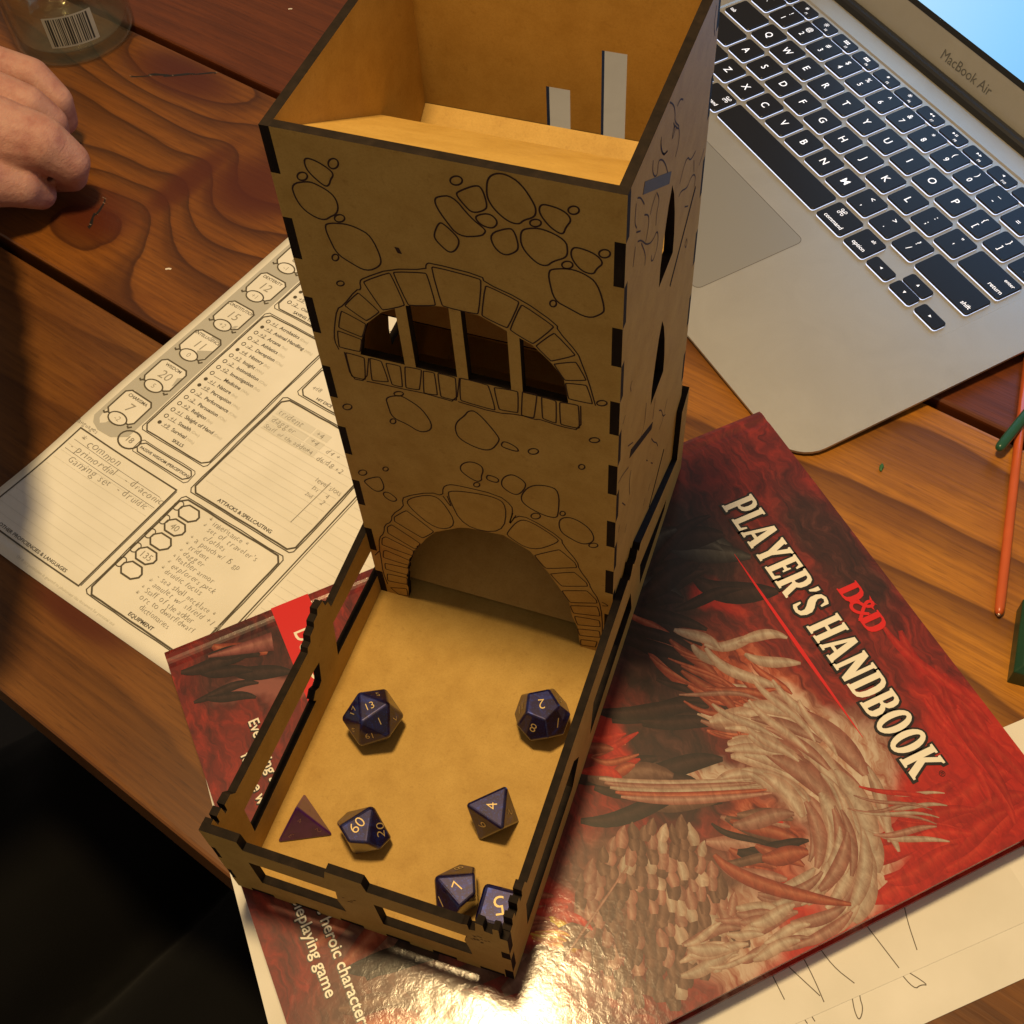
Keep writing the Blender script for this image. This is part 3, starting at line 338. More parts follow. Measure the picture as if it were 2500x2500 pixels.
for pts, wd in ((((-37.6, 20.1), (-36.6, 20.7), (-35.6, 21.3), (-34.4, 22.2), (-33.4, 23.0)), .22), (((-30.4, 11.1), (-29.9, 10.2), (-29.3, 9.3)), .20)):
    a = Acc(); p_ = smootho([(q[0]+random.uniform(-.22, .22), q[1]+random.uniform(-.22, .22)) for q in pts for _ in (0, 1)], 1); a.ribbon(p_, [wd*(.3+.7*math.sin(math.pi*i/(len(p_)-1)))*random.uniform(.6, 1.3) for i in range(len(p_))], z=.006); ck = a.obj('crack', M_BLACK, table)
    for k in range(6):
        q = random.choice(p_); a = Acc(); a.poly([(q[0]+random.uniform(.03, .09)*math.cos(t*1.05)*1.9, q[1]+random.uniform(.02, .05)*math.sin(t*1.05)) for t in range(6)], .012); a.obj('splinter', M_FLECK2, ck)
bm_floor = Acc(); bm_floor.box(-150, 150, -150, 150, -74, -72); tag(bm_floor.obj('floor', M_FLOOR), kind='structure')
def tube_chain(bm, chain, n=14):
    """rounded chain of spheres and cones: (x, y, z, r)"""
    for i, (x, y, z, r) in enumerate(chain):
        bmesh.ops.create_uvsphere(bm, u_segments=n, v_segments=n//2+2, radius=r, matrix=Matrix.Translation((x, y, z)))
        if i:
            a = Vector(chain[i-1][:3]); b = Vector((x, y, z)); d = b-a
            if d.length > 1e-4:
                mt = Matrix.Translation((a+b)/2) @ d.to_track_quat('Z', 'Y').to_matrix().to_4x4()
                bmesh.ops.create_cone(bm, segments=n, radius1=chain[i-1][3], radius2=r, depth=d.length, cap_ends=True, matrix=mt)
def blobmesh(name, chains, vox, mat, parent, smooth_it=6, wrinkle=None):
    bm = bmesh.new()
    for c in chains: tube_chain(bm, c)
    me = bpy.data.meshes.new(name); bm.to_mesh(me); bm.free()
    ob = bpy.data.objects.new(name, me); col.objects.link(ob)
    md = ob.modifiers.new('r', 'REMESH'); md.mode = 'VOXEL'; md.voxel_size = vox
    sm = ob.modifiers.new('s', 'SMOOTH'); sm.iterations = smooth_it; sm.factor = .5
    dg = bpy.context.evaluated_depsgraph_get(); me2 = bpy.data.meshes.new_from_object(ob.evaluated_get(dg))
    v = [tuple(q.co) for q in me2.vertices]; f = [tuple(p.vertices) for p in me2.polygons]
    bpy.data.objects.remove(ob); bpy.data.meshes.remove(me); bpy.data.meshes.remove(me2)
    if wrinkle: v = [wrinkle(q) for q in v]
    return mesh(name, v, f, mat, parent, smooth=True)
# person seated at the near edge: black trousers, seen from above
lap = root('person', (-14, -22, -30)); ORG[lap] = Vector((-14, -22, -30))
tag(lap, 'lap and thighs of a person in black trousers, below the near table edge', 'person')
def lapfold(q):
    x, y, z = q; d = (x*.8+y*.6)
    return (x, y, z+.35*math.sin(d*.9+1.5*math.sin(y*.25))*math.exp(-((x+9)/9)**2)+.2*math.sin(x*1.1+y*.5))
blobmesh('body', [[(-34, -40, -21, 9.5), (-22, -18, -22, 8.5), (-12, 2, -24, 7), (-9, 6, -50, 5.5)], [(-13, -44, -21, 9.5), (-4, -20, -22, 8.5), (4, 2, -24, 7), (6, 6, -50, 5.5)], [(-34, -40, -21, 9.5), (-22, -46, -14, 12), (-13, -44, -21, 9.5)]], .8, M_TROUSER, lap, 8, lapfold)
# ---------------------------------------------------------------- person at the left: hand and sleeve
HANDC_SHIFT = (.15, -.35)
per = root('person', (-31, 18, T)); ORG[per] = Vector((-31, 18, T))
tag(per, 'loosely closed hand and dark sleeve of a person at the left of the table', 'person')
HANDC = [
 [(-35.2, 22.4, 3.3, 1.45), (-32.8, 23.3, 3.7, 1.25), (-30.7, 23.6, 3.3, 1.05), (-29.5, 23.5, 2.1, .90), (-29.8, 23.7, .5, .80), (-31.2, 23.2, -.2, .75)],
 [(-33.4, 20.3, 3.5, 1.5), (-31.0, 20.9, 4.05, 1.22), (-29.3, 21.2, 3.5, 1.02), (-28.6, 21.6, 2.2, .88), (-29.3, 22.1, .5, .80), (-30.6, 21.6, -.3, .76)],
 [(-31.6, 18.1, 3.3, 2.4), (-29.2, 18.2, 3.8, 2.0), (-27.2, 18.8, 3.2, 1.55), (-26.3, 19.3, 1.8, 1.18), (-27.0, 19.8, .3, .90), (-28.8, 19.8, -.3, .80)],
 [(-31.2, 16.2, 2.9, 2.0), (-29.4, 16.3, 2.5, 1.7), (-28.1, 17.1, 1.6, 1.25), (-27.9, 18.0, .3, .90), (-29.2, 18.4, -.4, .8)],
 [(-34.2, 18.0, 3.0, 2.4), (-31.8, 17.6, 3.1, 2.2), (-30.2, 15.3, 3.3, 2.1), (-29.0, 13.4, 3.9, 2.1), (-28.0, 11.4, 4.8, 2.15), (-26.8, 8.4, 6.0, 2.2)],
 [(-35.0, 21.3, 2.4, 1.7), (-33.4, 19.4, 2.7, 2.0)],
 [(-35.0, 19.5, 1.2, 1.2), (-33.4, 21.2, .2, 1.0), (-31.4, 22.2, -.3, .8)],
 [(-33.2, 19.9, 5.0, .32), (-31.2, 18.6, 5.35, .34), (-29.6, 18.3, 5.3, .36)], [(-33.4, 17.6, 4.9, .28), (-31.6, 16.9, 4.85, .3), (-30.2, 15.2, 4.7, .28)]]
HANDC = [[(x+HANDC_SHIFT[0], y+HANDC_SHIFT[1], z, r) for x, y, z, r in c] for c in HANDC]
blobmesh('hand', HANDC, .13, M_SKIN, per, 7)
def slv(q):
    x, y, z = q; s = x*.6-y*.75
    return (x+.10*math.sin(s*1.7), y+.10*math.cos(s*2.3+x), z+.14*math.sin(s*2.1+.6*x))
blobmesh('sleeve', [[(-28.2, 11.6, 5.2, 2.9), (-25.6, 8.4, 6.2, 3.1), (-21.6, 3.0, 8.0, 3.3), (-18.2, -1.8, 9.8, 3.4), (-15.8, -6.2, 11.6, 3.5), (-24, -15, 18, 5.0), (-34, -22, 28, 6.5)]], .3, M_SLEEVE, per, 6, slv)
# ---------------------------------------------------------------- dice tower
tower = tag(root('dice_tower', (0, 0, 0)), 'tall square dice tower of laser cut brown board with barred window and arch', 'dice tower')
NF = 15; PZ = (H-.3)/NF
def zk(i): return H-i*PZ
def finger_side(xout, xin, owns, down=True):
    """points from top to bottom; owns(i) tells whether this panel reaches the outer face on interval i"""
    p = []
    for i in range(NF):
        x = xout if owns(i) else xin
        p += [(x, zk(i)), (x, zk(i+1))]
    return p
def front_outline():
    r = finger_side(W, W-TH, lambda i: i % 2 == 0); l = finger_side(0, TH, lambda i: i % 2 == 1)
    arch = list(ARCH_OUTLINE); arch[0] = (arch[0][0], .3); arch[-1] = (arch[-1][0], .3)
    return r + arch[::-1] + l[::-1]
def dedupe(p):
    o = []
    for q in p:
        if not o or abs(q[0]-o[-1][0])+abs(q[1]-o[-1][1]) > 1e-4: o.append(q)
    if abs(o[0][0]-o[-1][0])+abs(o[0][1]-o[-1][1]) < 1e-4: o.pop()
    return o
# window cut into the four lights between the bars
def window_lights():
    base = 15.2; top = [q for q in WINDOW_OUTLINE[:13]]
    top[0] = (top[0][0], base+.05); top[-1] = (top[-1][0], base+.1)
    def yt(x):
        for a, b in zip(top, top[1:]):
            if a[0] <= x <= b[0]: return a[1]+(b[1]-a[1])*(x-a[0])/max(1e-6, b[0]-a[0])
        return base
    cuts = [(3.04, 3.41), (4.78, 5.15), (6.54, 6.91)]; xs = [top[0][0]]
    for a, b in cuts: xs += [a, b]
    xs.append(top[-1][0]); out = []
    for x0, x1 in zip(xs[::2], xs[1::2]):
        pts = [(x0, yt(x0+1e-4))]+[q for q in top if x0+.02 < q[0] < x1-.02]+[(x1, yt(x1-1e-4))]
        pts = [(x0, base)]+[q for q in pts if q[1] > base+.06]+[(x1, base)]
        out.append(dedupe(pts))
    return out
FRF = lambda q: (q[0], q[2], q[1])
front = plate('front_panel', [dedupe(front_outline())]+window_lights(), TH, FRF, [M_MDF, M_BURNT], tower)
EPS = .006
def front_eng(name, acc): acc.obj(name, M_ENGR, front, fr=lambda q: (q[0], -EPS, q[1]))
for s in STONES:
    a = Acc(); a.ribbon(smoothc(s, 2), .052, True); front_eng('engraved_stone', a)
for s in VOUSSOIRS:
    a = Acc(); cxy = (sum(q[0] for q in s)/len(s), sum(q[1] for q in s)/len(s))
    a.ribbon(smoothc([(q[0]+(cxy[0]-q[0])*.02, q[1]+(cxy[1]-q[1])*.02) for q in smoothc(s, 1)], 1) if len(s) > 5 else smoothc([q for i in range(len(s)) for q in ((s[i][0]*.94+s[i-1][0]*.06, s[i][1]*.94+s[i-1][1]*.06), (s[i][0]*.94+s[(i+1) % len(s)][0]*.06, s[i][1]*.94+s[(i+1) % len(s)][1]*.06))], 1), .045, True); front_eng('engraved_arch_stone', a)
for s in ARCH_LINES:
    a = Acc(); a.ribbon(smootho(s, 1), .045); front_eng('engraved_arch_outline', a)
a = Acc(); a.poly(DIAMOND); front_eng('engraved_speck', a)
SIDE_HOLES = [[(4.93, 19.85), (5.27, 19.25), (5.55, 18.35), (5.72, 17.35), (5.72, 16.56), (4.10, 16.56), (4.10, 17.35), (4.32, 18.35), (4.62, 19.3)],
              [(4.93, 14.3), (5.27, 13.7), (5.55, 12.8), (5.72, 11.8), (5.72, 11.0), (4.10, 11.0), (4.10, 11.8), (4.32, 12.8), (4.62, 13.75)]]
def side_outline(flip):
    own = (lambda i: i % 2 == 1) if flip else (lambda i: i % 2 == 0)
    f = finger_side(0, TH, own); b = finger_side(D, D-TH, own)
    return dedupe(f[::-1]+b)
plate('side_panel', [side_outline(False)]+SIDE_HOLES, TH, lambda q: (q[2], q[0], q[1]), [M_MDF, M_BURNT], tower)
right = plate('side_panel', [side_outline(True)]+SIDE_HOLES, TH, lambda q: (W-TH+q[2], q[0], q[1]), [M_MDF, M_BURNT], tower)
for s in SIDE_LINES:
    a = Acc(); a.ribbon(smootho(s, 2), .05); a.obj('engraved_line', M_ENGR, right, fr=lambda q: (W+EPS, q[0], q[1]))
slots = [[(4.65, 15.6), (5.46, 15.6), (5.46, 19.1), (4.65, 19.1)], [(6.5, 15.6), (7.31, 15.6), (7.31, 20.73), (6.5, 20.73)]]
bo = finger_side(W, W-TH, lambda i: i % 2 == 0) + finger_side(0, TH, lambda i: i % 2 == 1)[::-1]
plate('back_panel', [dedupe(bo)]+slots, TH, lambda q: (q[0], D-TH+q[2], q[1]), [M_MDF, M_BURNT], tower)
def ramp(name, a, b):
    (y0, z0), (y1, z1) = a, b; d = Vector((y1-y0, z1-z0)).normalized(); n = Vector((-d.y, d.x))
    if n.y < 0: n = -n
    P = [(y0, z0), (y1, z1), (y1-n.x*TH, z1-n.y*TH), (y0-n.x*TH, z0-n.y*TH)]
    x0, x1 = TH+.004, W-TH-.004
    v = [(x, p[0], p[1]) for x in (x0, x1) for p in P]
    mesh(name, v, [(0, 4, 5, 1), (2, 6, 7, 3), (1, 5, 6, 2), (3, 7, 4, 0), (0, 1, 2, 3), (4, 7, 6, 5)], [M_MDF, M_BURNT], tower, mi=[0, 0, 1, 1, 1, 1])
ramp('ramp', (TH+.02, 23.22), (6.05, 19.48)); ramp('ramp', (D-TH-.02, 17.62), (3.2, 13.6)); ramp('ramp', (TH+.12, 12.4), (6.2, 8.35)); ramp('ramp', (D-TH-.02, 6.35), (.78, .62))
for pts, m in (([(1.62, 22.62), (4.63, 20.58), (4.46, 20.27), (1.46, 22.33)], M_TAB), ([(8.36, 17.05), (5.64, 15.22), (5.72, 15.08), (8.44, 16.9)], M_BURNT),
               ([(4.60, 9.52), (4.46, 9.28), (1.46, 11.32), (1.60, 11.60)], M_BURNT), ([(6.98, 5.05), (5.02, 3.72), (5.1, 3.58), (7.06, 4.9)], M_BURNT)):
    v = [(x, p[0], p[1]) for x in (W-.2, W+.012) for p in pts]
    mesh('ramp_tab', v, [(0, 1, 2, 3), (7, 6, 5, 4), (0, 4, 5, 1), (1, 5, 6, 2), (2, 6, 7, 3), (3, 7, 4, 0)], m, tower)
# ---------------------------------------------------------------- dice tray
tray = tag(root('dice_tray', (0, 0, 0), (0, 0, .0098)), 'open tray with low castle walls around the dice, in front of the tower', 'dice tray')
YF, XL, XR = -12.97, -.29, 10.27
XI0, XI1 = XL+TH, XR-TH
FT = [(.3+1.75*k, 1.17+1.75*k) for k in range(6)]
# floor with tabs that show along the front wall's foot
fo = [(XI0+.004, YF+TH+.004)]
for a_, b_ in FT: fo += [(a_, YF+TH+.004), (a_, YF+.012), (b_, YF+.012), (b_, YF+TH+.004)]
fo += [(XI1-.004, YF+TH+.004), (XI1-.004, 9.75), (XI0+.004, 9.75)]
plate('tray_floor', [fo], TH-.002, lambda q: (q[0], q[1], q[2]), [M_MDF, M_BURNT], tray)
def notch_bottom(): 
    p = []
    for a_, b_ in FT: p += [(a_-.01, 0), (a_-.01, TH), (b_+.01, TH), (b_+.01, 0)]
    return p
fw = [(XL, 0)]+notch_bottom()+[(XI1, 0), (XI1, 1.0), (XR, 1.0), (XR, 2.45), (XI1, 2.45), (XI1, 3.15), (XR, 3.15), (XR, 4.65), (XI1+.05, 4.65), (XI1+.05, 5.5),
      (9.82, 5.45), (9.80, 4.85), (9.52, 4.9), (9.50, 5.45), (9.26, 5.5), (9.20, 4.6), (8.98, 4.5), (8.95, 4.98), (8.75, 4.85), (5.52, 4.85), (5.45, 5.6), (4.20, 5.6), (4.05, 4.85),
      (1.12, 4.85), (1.08, 5.58), (XL, 5.58), (XL, 4.05), (XI0-.12, 4.05), (XI0-.12, 3.05), (XL, 3.05), (XL, 1.85), (XI0-.12, 1.85), (XI0-.12, .95), (XL, .95)]
fw = [q for q in fw if q[0] < 9.99 or q[0] >= XI1-.001]
wl = [(1.02, 1.5), (4.25, 1.5), (4.12, 2.6), (4.22, 3.62), (1.02, 3.62)]; wr = [(5.62, 1.5), (8.86, 1.5), (8.80, 2.3), (8.70, 3.0), (8.84, 3.62), (5.58, 3.62)]
wall_f = plate('front_wall', [dedupe(fw), wl, wr], TH, lambda q: (q[0], YF+q[2], q[1]), [M_MDF, M_BURNT], tray)
for cx_, cz_ in ((4.65, 3.1), (9.15, 3.5), (9.3, 3.9)):
    for k in range(7):
        a = Acc(); t_ = random.uniform(0, 6.28); r_ = random.uniform(.05, .32); a.ribbon([(cx_+r_*math.cos(t_), cz_+r_*math.sin(t_)), (cx_+r_*math.cos(t_)+.09, cz_+r_*math.sin(t_)+random.uniform(-.06, .06))], .045)
        a.obj('engraved_mark', M_ENGR, wall_f, fr=lambda q: (q[0], YF-EPS, q[1]))
def side_wall(x0, left):
    p = [(YF+TH+.004, 0), (9.95, 0), (9.95, 5.45), (8.85, 5.1), (8.78, 2.05), (5.6, 3.3), (2.62, 4.55), (2.4, 4.3), (2.2, 4.72), (1.98, 4.40), (1.72, 4.42), (1.55, 4.70), (1.30, 4.25), (1.05, 4.25), (.9, 4.55)]
    if left: p += [(-3.42, 4.45), (-3.50, 4.95), (-3.72, 5.02), (-3.78, 5.45), (-4.2, 5.55), (-4.3, 5.30), (-4.62, 5.30), (-4.70, 5.05), (-5.05, 5.0), (-5.15, 4.72), (-5.4, 4.72), (-5.5, 4.5), (-11.25, 4.85), (-11.45, 5.2), (-11.85, 5.25), (-11.87, 4.85), (-12.0, 4.85), (-12.02, 5.4), (-12.33, 5.4), (-12.35, 5.0), (-12.47, 5.0), (-12.49, 5.56)]
    else: p += [(-11.05, 4.65), (-11.2, 5.2), (-11.5, 5.2), (-11.52, 4.75), (-11.72, 4.75), (-11.74, 5.25), (-11.95, 5.25), (-11.97, 4.72), (-12.2, 4.72), (-12.22, 5.2), (-12.42, 5.2), (-12.44, 4.7)]
    e = [(5.56 if left else 4.64, 4.04 if left else 3.14), (3.06 if left else 2.46, 1.84 if left else 1.01), (.96 if left else None, None)]
    yin, yout = YF+TH+.004, YF+.012
    top = 5.56 if left else 4.7
    if left: p += [(yin, 5.56), (yin, 4.04), (yout, 4.04), (yout, 3.06), (yin, 3.06), (yin, 1.84), (yout, 1.84), (yout, .96), (yin, .96)]
    else: p += [(yin, 4.7), (yin, 4.66), (yout, 4.66), (yout, 5.4), (yin-.02, 5.4)][:2] + [(yin, 3.14), (yout, 3.14), (yout, 2.46), (yin, 2.46), (yin, .99), (yout, .99), (yout, 0)]
    if left: wins = [[(-11.4, 1.62), (-6.0, 1.62), (-6.15, 1.9), (-5.85, 2.15), (-5.6, 1.95), (-5.35, 2.05), (-5.1, 3.1), (-5.5, 3.2), (-11.3, 3.45)], [(-3.95, 1.62), (1.6, 1.3), (1.55, 3.1), (-3.6, 3.55), (-3.75, 2.6)]]
    else: wins = [[(-11.4, 1.3), (-6.2, 1.2), (-5.4, 2.2), (-6.0, 3.1), (-11.3, 3.2)], [(-4.0, 1.15), (1.75, 1.1), (1.45, 2.75), (-3.6, 3.05)]]
    wins.append([(3.0, 1.0), (6.9, .95), (7.15, 1.35), (2.8, 2.75)])
    return plate('side_wall', [dedupe(p)]+wins, TH, lambda q: (x0+q[2], q[0], q[1]), [M_MDF, M_BURNT], tray)
side_wall(XL, True); side_wall(XI1, False)
# ---------------------------------------------------------------- dice
DLAB = {'d20': ('dark blue twenty-sided die showing 13, behind the left of the tray', 'twenty_sided_die', .05), 'd12': ('blue twelve-sided die with a 2 on top against the right wall', 'twelve_sided_die', .055),
        'd8': ('blue eight-sided die with a 4 upward, near the right wall', 'eight_sided_die', .06), 'd4': ('purple pyramid-shaped four-sided die in the left corner of the tray', 'four_sided_die', .07),
        'd00': ('dark blue die with tens 60 and 20, beside the purple pyramid die', 'percentile_die', .07), 'd10': ('blue ten-sided die showing 7, leaning near the front wall', 'ten_sided_die', .07), 'd6': ('blue cube die with a 5 upward in the front right corner', 'six_sided_die', .13)}
for dn, c0, P, Fc, labs in DICE:
    lab, nm, bw_ = DLAB[dn]; c0 = Vector(c0)
    dr = root(nm, (c0.x, c0.y, .3)); ORG[dr] = Vector((c0.x, c0.y, .3)); tag(dr, lab, 'die', 'polyhedral dice in the tray')
    P = [Vector(q)+c0 for q in P]
    b = mesh('body', P, Fc, M_D4 if dn == 'd4' else M_DICE, dr)
    bm = bmesh.new(); bm.from_mesh(b.data); bmesh.ops.recalc_face_normals(bm, faces=bm.faces)
    bmesh.ops.bevel(bm, geom=list(bm.edges), offset=bw_*1.35*U, segments=3, affect='EDGES', profile=.5); bm.to_mesh(b.data); bm.free()
    for p in b.data.polygons: p.use_smooth = False
    for t_, q, n, u_, sz in labs:
        n = Vector(n); u_ = Vector(u_); r_ = u_.cross(n); q = Vector(q)+c0
        v, f = text_mesh(t_, sz*1.15, 'CENTER', offset=-.010); ys = [k[1] for k in v]; ym = (min(ys)+max(ys))/2
        acc = Acc(); acc.add([tuple(q+r_*a_+u_*(b_-ym)+n*.012) for a_, b_, _ in v], f)
        acc.obj('number', M_GOLDDIM if dn == 'd4' else M_GOLD, dr)
# ---------------------------------------------------------------- rule book
BX, BY, BYAW, BW, BH = -7.597, -5.1896, 0.7697, 21.48, 28.17
BR = (0, 0, BYAW-math.pi/2)
book = tag(root('rule_book', (BX, BY, 0), BR), 'glossy red hardcover rule book lying under the dice tray', 'book')
ZB = T+.06; BT = -ZB          # lower face of the back cover
def arc(cx, cy, r, a0, a1, n): return [(cx+r*math.cos(math.radians(a0+(a1-a0)*i/n)), cy+r*math.sin(math.radians(a0+(a1-a0)*i/n))) for i in range(n+1)]
# cover case: profile across the book, drawn out along its height
top = [(.34, -.012), (.55, -.002), (.68, -.03), (.80, -.045), (.92, -.03), (1.05, -.002)]+[(1.05+k*(BW-1.05)/16, 0) for k in range(1, 17)]
outer = [(q[0], q[1]) for q in top[::-1]]+[(.16, -.09), (.06, -.24), (.0, -.5), (.0, ZB+.5), (.06, ZB+.24), (.16, ZB+.09), (.34, ZB+.012)]+[(1.05, ZB), (BW, ZB)]
inner = [(BW, ZB+.24), (.9, ZB+.24), (.34, ZB+.34), (.26, ZB+.5), (.26, -.5), (.34, -.34), (.9, -.27), (BW, -.24)]
prof = outer+inner; n = len(prof); ys = [BH*k/24 for k in range(25)]
v = [(x, y, z) for y in ys for x, z in prof]
f = [(j*n+i, j*n+(i+1) % n, (j+1)*n+(i+1) % n, (j+1)*n+i) for j in range(24) for i in range(n)]
cov = mesh('cover', v, f, M_COVER, book, origin=(0, 0, 0), smooth=False)
bm = bmesh.new(); bm.from_mesh(cov.data)
for j in (0, 24):       # close the two ends
    bm.verts.ensure_lookup_table(); m_ = len(outer)
    for i in range(m_-1):
        a, b = j*n+i, j*n+i+1
        k = lambda t: j*n+m_+(len(inner)-1-round((t)/(m_-1)*(len(inner)-1)))
        q = []
        for t in (a, b, k(i+1), k(i)):
            if t not in q: q.append(t)
        try: bm.faces.new([bm.verts[t] for t in q])
        except Exception: pass
bmesh.ops.recalc_face_normals(bm, faces=bm.faces); bm.to_mesh(cov.data); bm.free()
a = Acc(); a.box(.3, BW-.35, .32, BH-.32, ZB+.245, -.275); a.obj('page_block', M_PAGES, book)
# abstract paintwork printed over the wash: long curling sweeps, each shaded from a dark rim to a pale ridge
PV, PF, PC = [], [], []; _tz = [0]
def tendril(pts, wd, cols, prof=None):
    if any(not (.35 < p[0] < BW-.06 and .08 < p[1] < BH-.08) for p in pts): return
    z = .0015+_tz[0]*.000011; _tz[0] += 1; n_ = len(pts); b0 = len(PV); e, m, h = cols; jit = random.uniform(.85, 1.15)
    for i in range(n_):
        a_ = Vector(pts[max(0, i-1)]); c_ = Vector(pts[min(n_-1, i+1)]); d = (c_-a_); d = d.normalized() if d.length > 1e-6 else Vector((1, 0)); nn = Vector((-d.y, d.x)); t = i/(n_-1)
        w_ = wd*(prof(t) if prof else max(.02, math.sin(math.pi*min(1, t*.9+.06))**.7))
        for o, c3 in ((-.5, e), (-.22, m), (.10, h), (.28, m), (.5, e)):
            p = Vector(pts[i])+nn*w_*o; PV.append((min(BW-.02, max(.34, p.x)), min(BH-.02, max(.02, p.y)), z)); PC.append(tuple(k*jit for k in c3)+(1,))
    for i in range(n_-1):
        for r in range(4): PF.append((b0+i*5+r, b0+i*5+r+1, b0+i*5+r+6, b0+i*5+r+5))
def arcpts(cx, cy, rx, ry, a0, a1, n_=14, grow=0): return [(cx+(rx+grow*k/n_)*math.cos(math.radians(a0+(a1-a0)*k/n_)), cy+(ry+grow*k/n_)*math.sin(math.radians(a0+(a1-a0)*k/n_))) for k in range(n_+1)]
def sweep(x, y, ang, L, bend, n_=10):
    a_ = math.radians(ang); o = []
    for k in range(n_+1):
        t = k/n_-.5; u_, v_ = t*L, bend*L*(t*t-.1)+.04*L*math.sin(5*t); o.append((x+u_*math.cos(a_)-v_*math.sin(a_), y+u_*math.sin(a_)+v_*math.cos(a_)))
    return o
CREAM = ((.35, .20, .14), (.42, .30, .225), (.49, .41, .32)); PINK = ((.25, .085, .06), (.31, .14, .10), (.40, .24, .18)); RUST = ((.20, .030, .016), (.32, .062, .028), (.44, .14, .075)); RED = ((.36, .014, .009), (.42, .018, .010), (.49, .036, .018))
DARK = ((.016, .009, .007), (.026, .012, .009), (.046, .021, .016)); TEAL = ((.022, .016, .013), (.045, .040, .034), (.085, .078, .066)); BROWN = ((.11, .048, .032), (.15, .070, .046), (.23, .125, .085)); FLAME = ((.46, .05, .01), (.58, .20, .02), (.62, .46, .05))
U_ = random.uniform
for k in range(16): tendril(sweep(6.2+U_(-1.6, 2.2), 20+U_(-2.6, 2.6), U_(30, 110), U_(2, 4.5), U_(-.5, .5)), U_(.5, 1.2), random.choice((DARK, DARK, TEAL)))
for k in range(14): tendril(sweep(9.3+U_(-2.5, 2.5), 18+U_(-1.2, 1.2), U_(10, 45), U_(2.5, 5), U_(-.3, .3)), U_(.3, .8), random.choice((DARK, DARK, RUST)))
for k in range(12): tendril(sweep(13+U_(-2, 2), 15.8+U_(-1.8, 1.8), U_(50, 80), U_(2.5, 5), U_(-.3, .3)), U_(.5, 1.1), random.choice((DARK, DARK, BROWN)))
for k in range(9): tendril(sweep(12.1+U_(-1, 1), 14.5+U_(-.8, .8), U_(40, 120), U_(1, 2), U_(-.6, .6)), U_(.25, .5), random.choice((RED, RUST)))
for k in range(26): tendril(sweep(20.0+U_(-1.2, 1.2), 24.6+U_(-3, 3), U_(70, 105), U_(3, 6), U_(-.2, .2)), U_(.5, 1.2), RED)
for k in range(10): tendril(sweep(16.5+U_(-2, 3), 26.9+U_(-.7, .7), U_(-12, 12), U_(3, 6), U_(-.1, .1)), U_(.3, .7), RED)
for k in range(34): tendril(sweep(11.7+U_(-2.4, 2.6), 20.2+U_(-1.3, 1.4), U_(10, 60), U_(1.6, 3.6), U_(-.5, .5)), U_(.18, .5), random.choice((RUST, RUST, PINK, RUST, CREAM)))
for k in range(58):
    r_ = U_(2.2, 5.8); a0 = U_(20, 140); tendril(arcpts(17.3, 17.4, r_, r_*.92, a0, a0+U_(18, 46)*2.2/r_**.5, 12, U_(-.5, .5)), U_(.3, .95), random.choice((CREAM, CREAM, CREAM, PINK)))
for k in range(26):
    r_ = U_(2.3, 4.4); a0 = U_(-30, 40); tendril(arcpts(17.0, 17.6, r_, r_*.95, a0, a0+U_(30, 60), 12, U_(-.3, .6)), U_(.25, .55), random.choice((CREAM, CREAM, PINK)))
for k in range(10): tendril(sweep(18.9+U_(-.8, .8), 23.0+U_(-.6, .9), U_(48, 82), U_(1.8, 3.2), U_(-.2, .2)), U_(.12, .3), random.choice((PINK, CREAM, RED)))
for x_, y_, an, L_ in ((13.6, 21.7, 6, 3.0), (13.4, 21.2, 10, 3.4), (13.9, 20.6, 14, 3.0), (14.4, 20.0, 22, 2.4), (13.1, 19.5, 30, 2.6), (14.6, 21.9, -2, 2.6)): tendril(sweep(x_, y_, an, L_, U_(-.15, .15)), .34, CREAM)
for x_, y_, an, L_, b_ in ((10.0, 20.9, 72, 2.2, .45), (10.3, 22.1, 66, 2.0, -.45), (11.4, 21.9, 50, 2.2, .3), (9.2, 19.8, 35, 2.0, -.3)): tendril(sweep(x_, y_, an, L_, b_), .5, CREAM)
for k in range(5): tendril([(12.8+.25*k+(2.5-.05*k)*t/12, 13.5+.1*k+5.1*t/12-.5*math.sin(t/12*3.1)) for t in range(13)], .34, (CREAM, PINK, CREAM, RUST, PINK)[k])
for k in range(16): tendril(sweep(17.5+U_(-1.0, 1.0), 17.6+U_(-.9, .9), U_(35, 75), U_(1.6, 3.4), U_(-.35, .35)), U_(.25, .7), random.choice((DARK, RUST, RUST, BROWN, PINK, RED)))
tendril([(17.2+3.6*t/14, 15.9+3.4*(t/14)**1.6) for t in range(15)], .55, RUST)
for j in range(17):                                       # rows of overlapping flakes
    for i in range(12):
        x_, y_ = 21.2-j*.36+U_(-.08, .08)-.10*i, 10.2+i*.47+(j % 2)*.23+U_(-.08, .08)
        if (x_-18.2)**2/9.5+(y_-13.4)**2/11 < 1: tendril(sweep(x_, y_, 150+U_(-18, 18), U_(.6, .95), U_(-.2, .2), 6), U_(.34, .52), random.choice((BROWN, BROWN, PINK, PINK, CREAM) if y_ > 12.5 else (BROWN, BROWN, BROWN, PINK)), prof=lambda q: max(.05, math.sin(math.pi*(q*.75+.22))))
for k in range(22): tendril(sweep(20.3+U_(-.8, .7), 15.3+U_(-1.8, 1.8), U_(50, 95), U_(1.0, 2.2), U_(-.3, .3)), U_(.2, .5), random.choice((CREAM, CREAM, PINK)))
for k in range(30): tendril(sweep(14+U_(-4, 5), 5.5+U_(-4, 3.5), U_(50, 110), U_(2, 4), U_(-.3, .3)), U_(.4, 1.0), random.choice((BROWN, DARK, BROWN, RUST)))
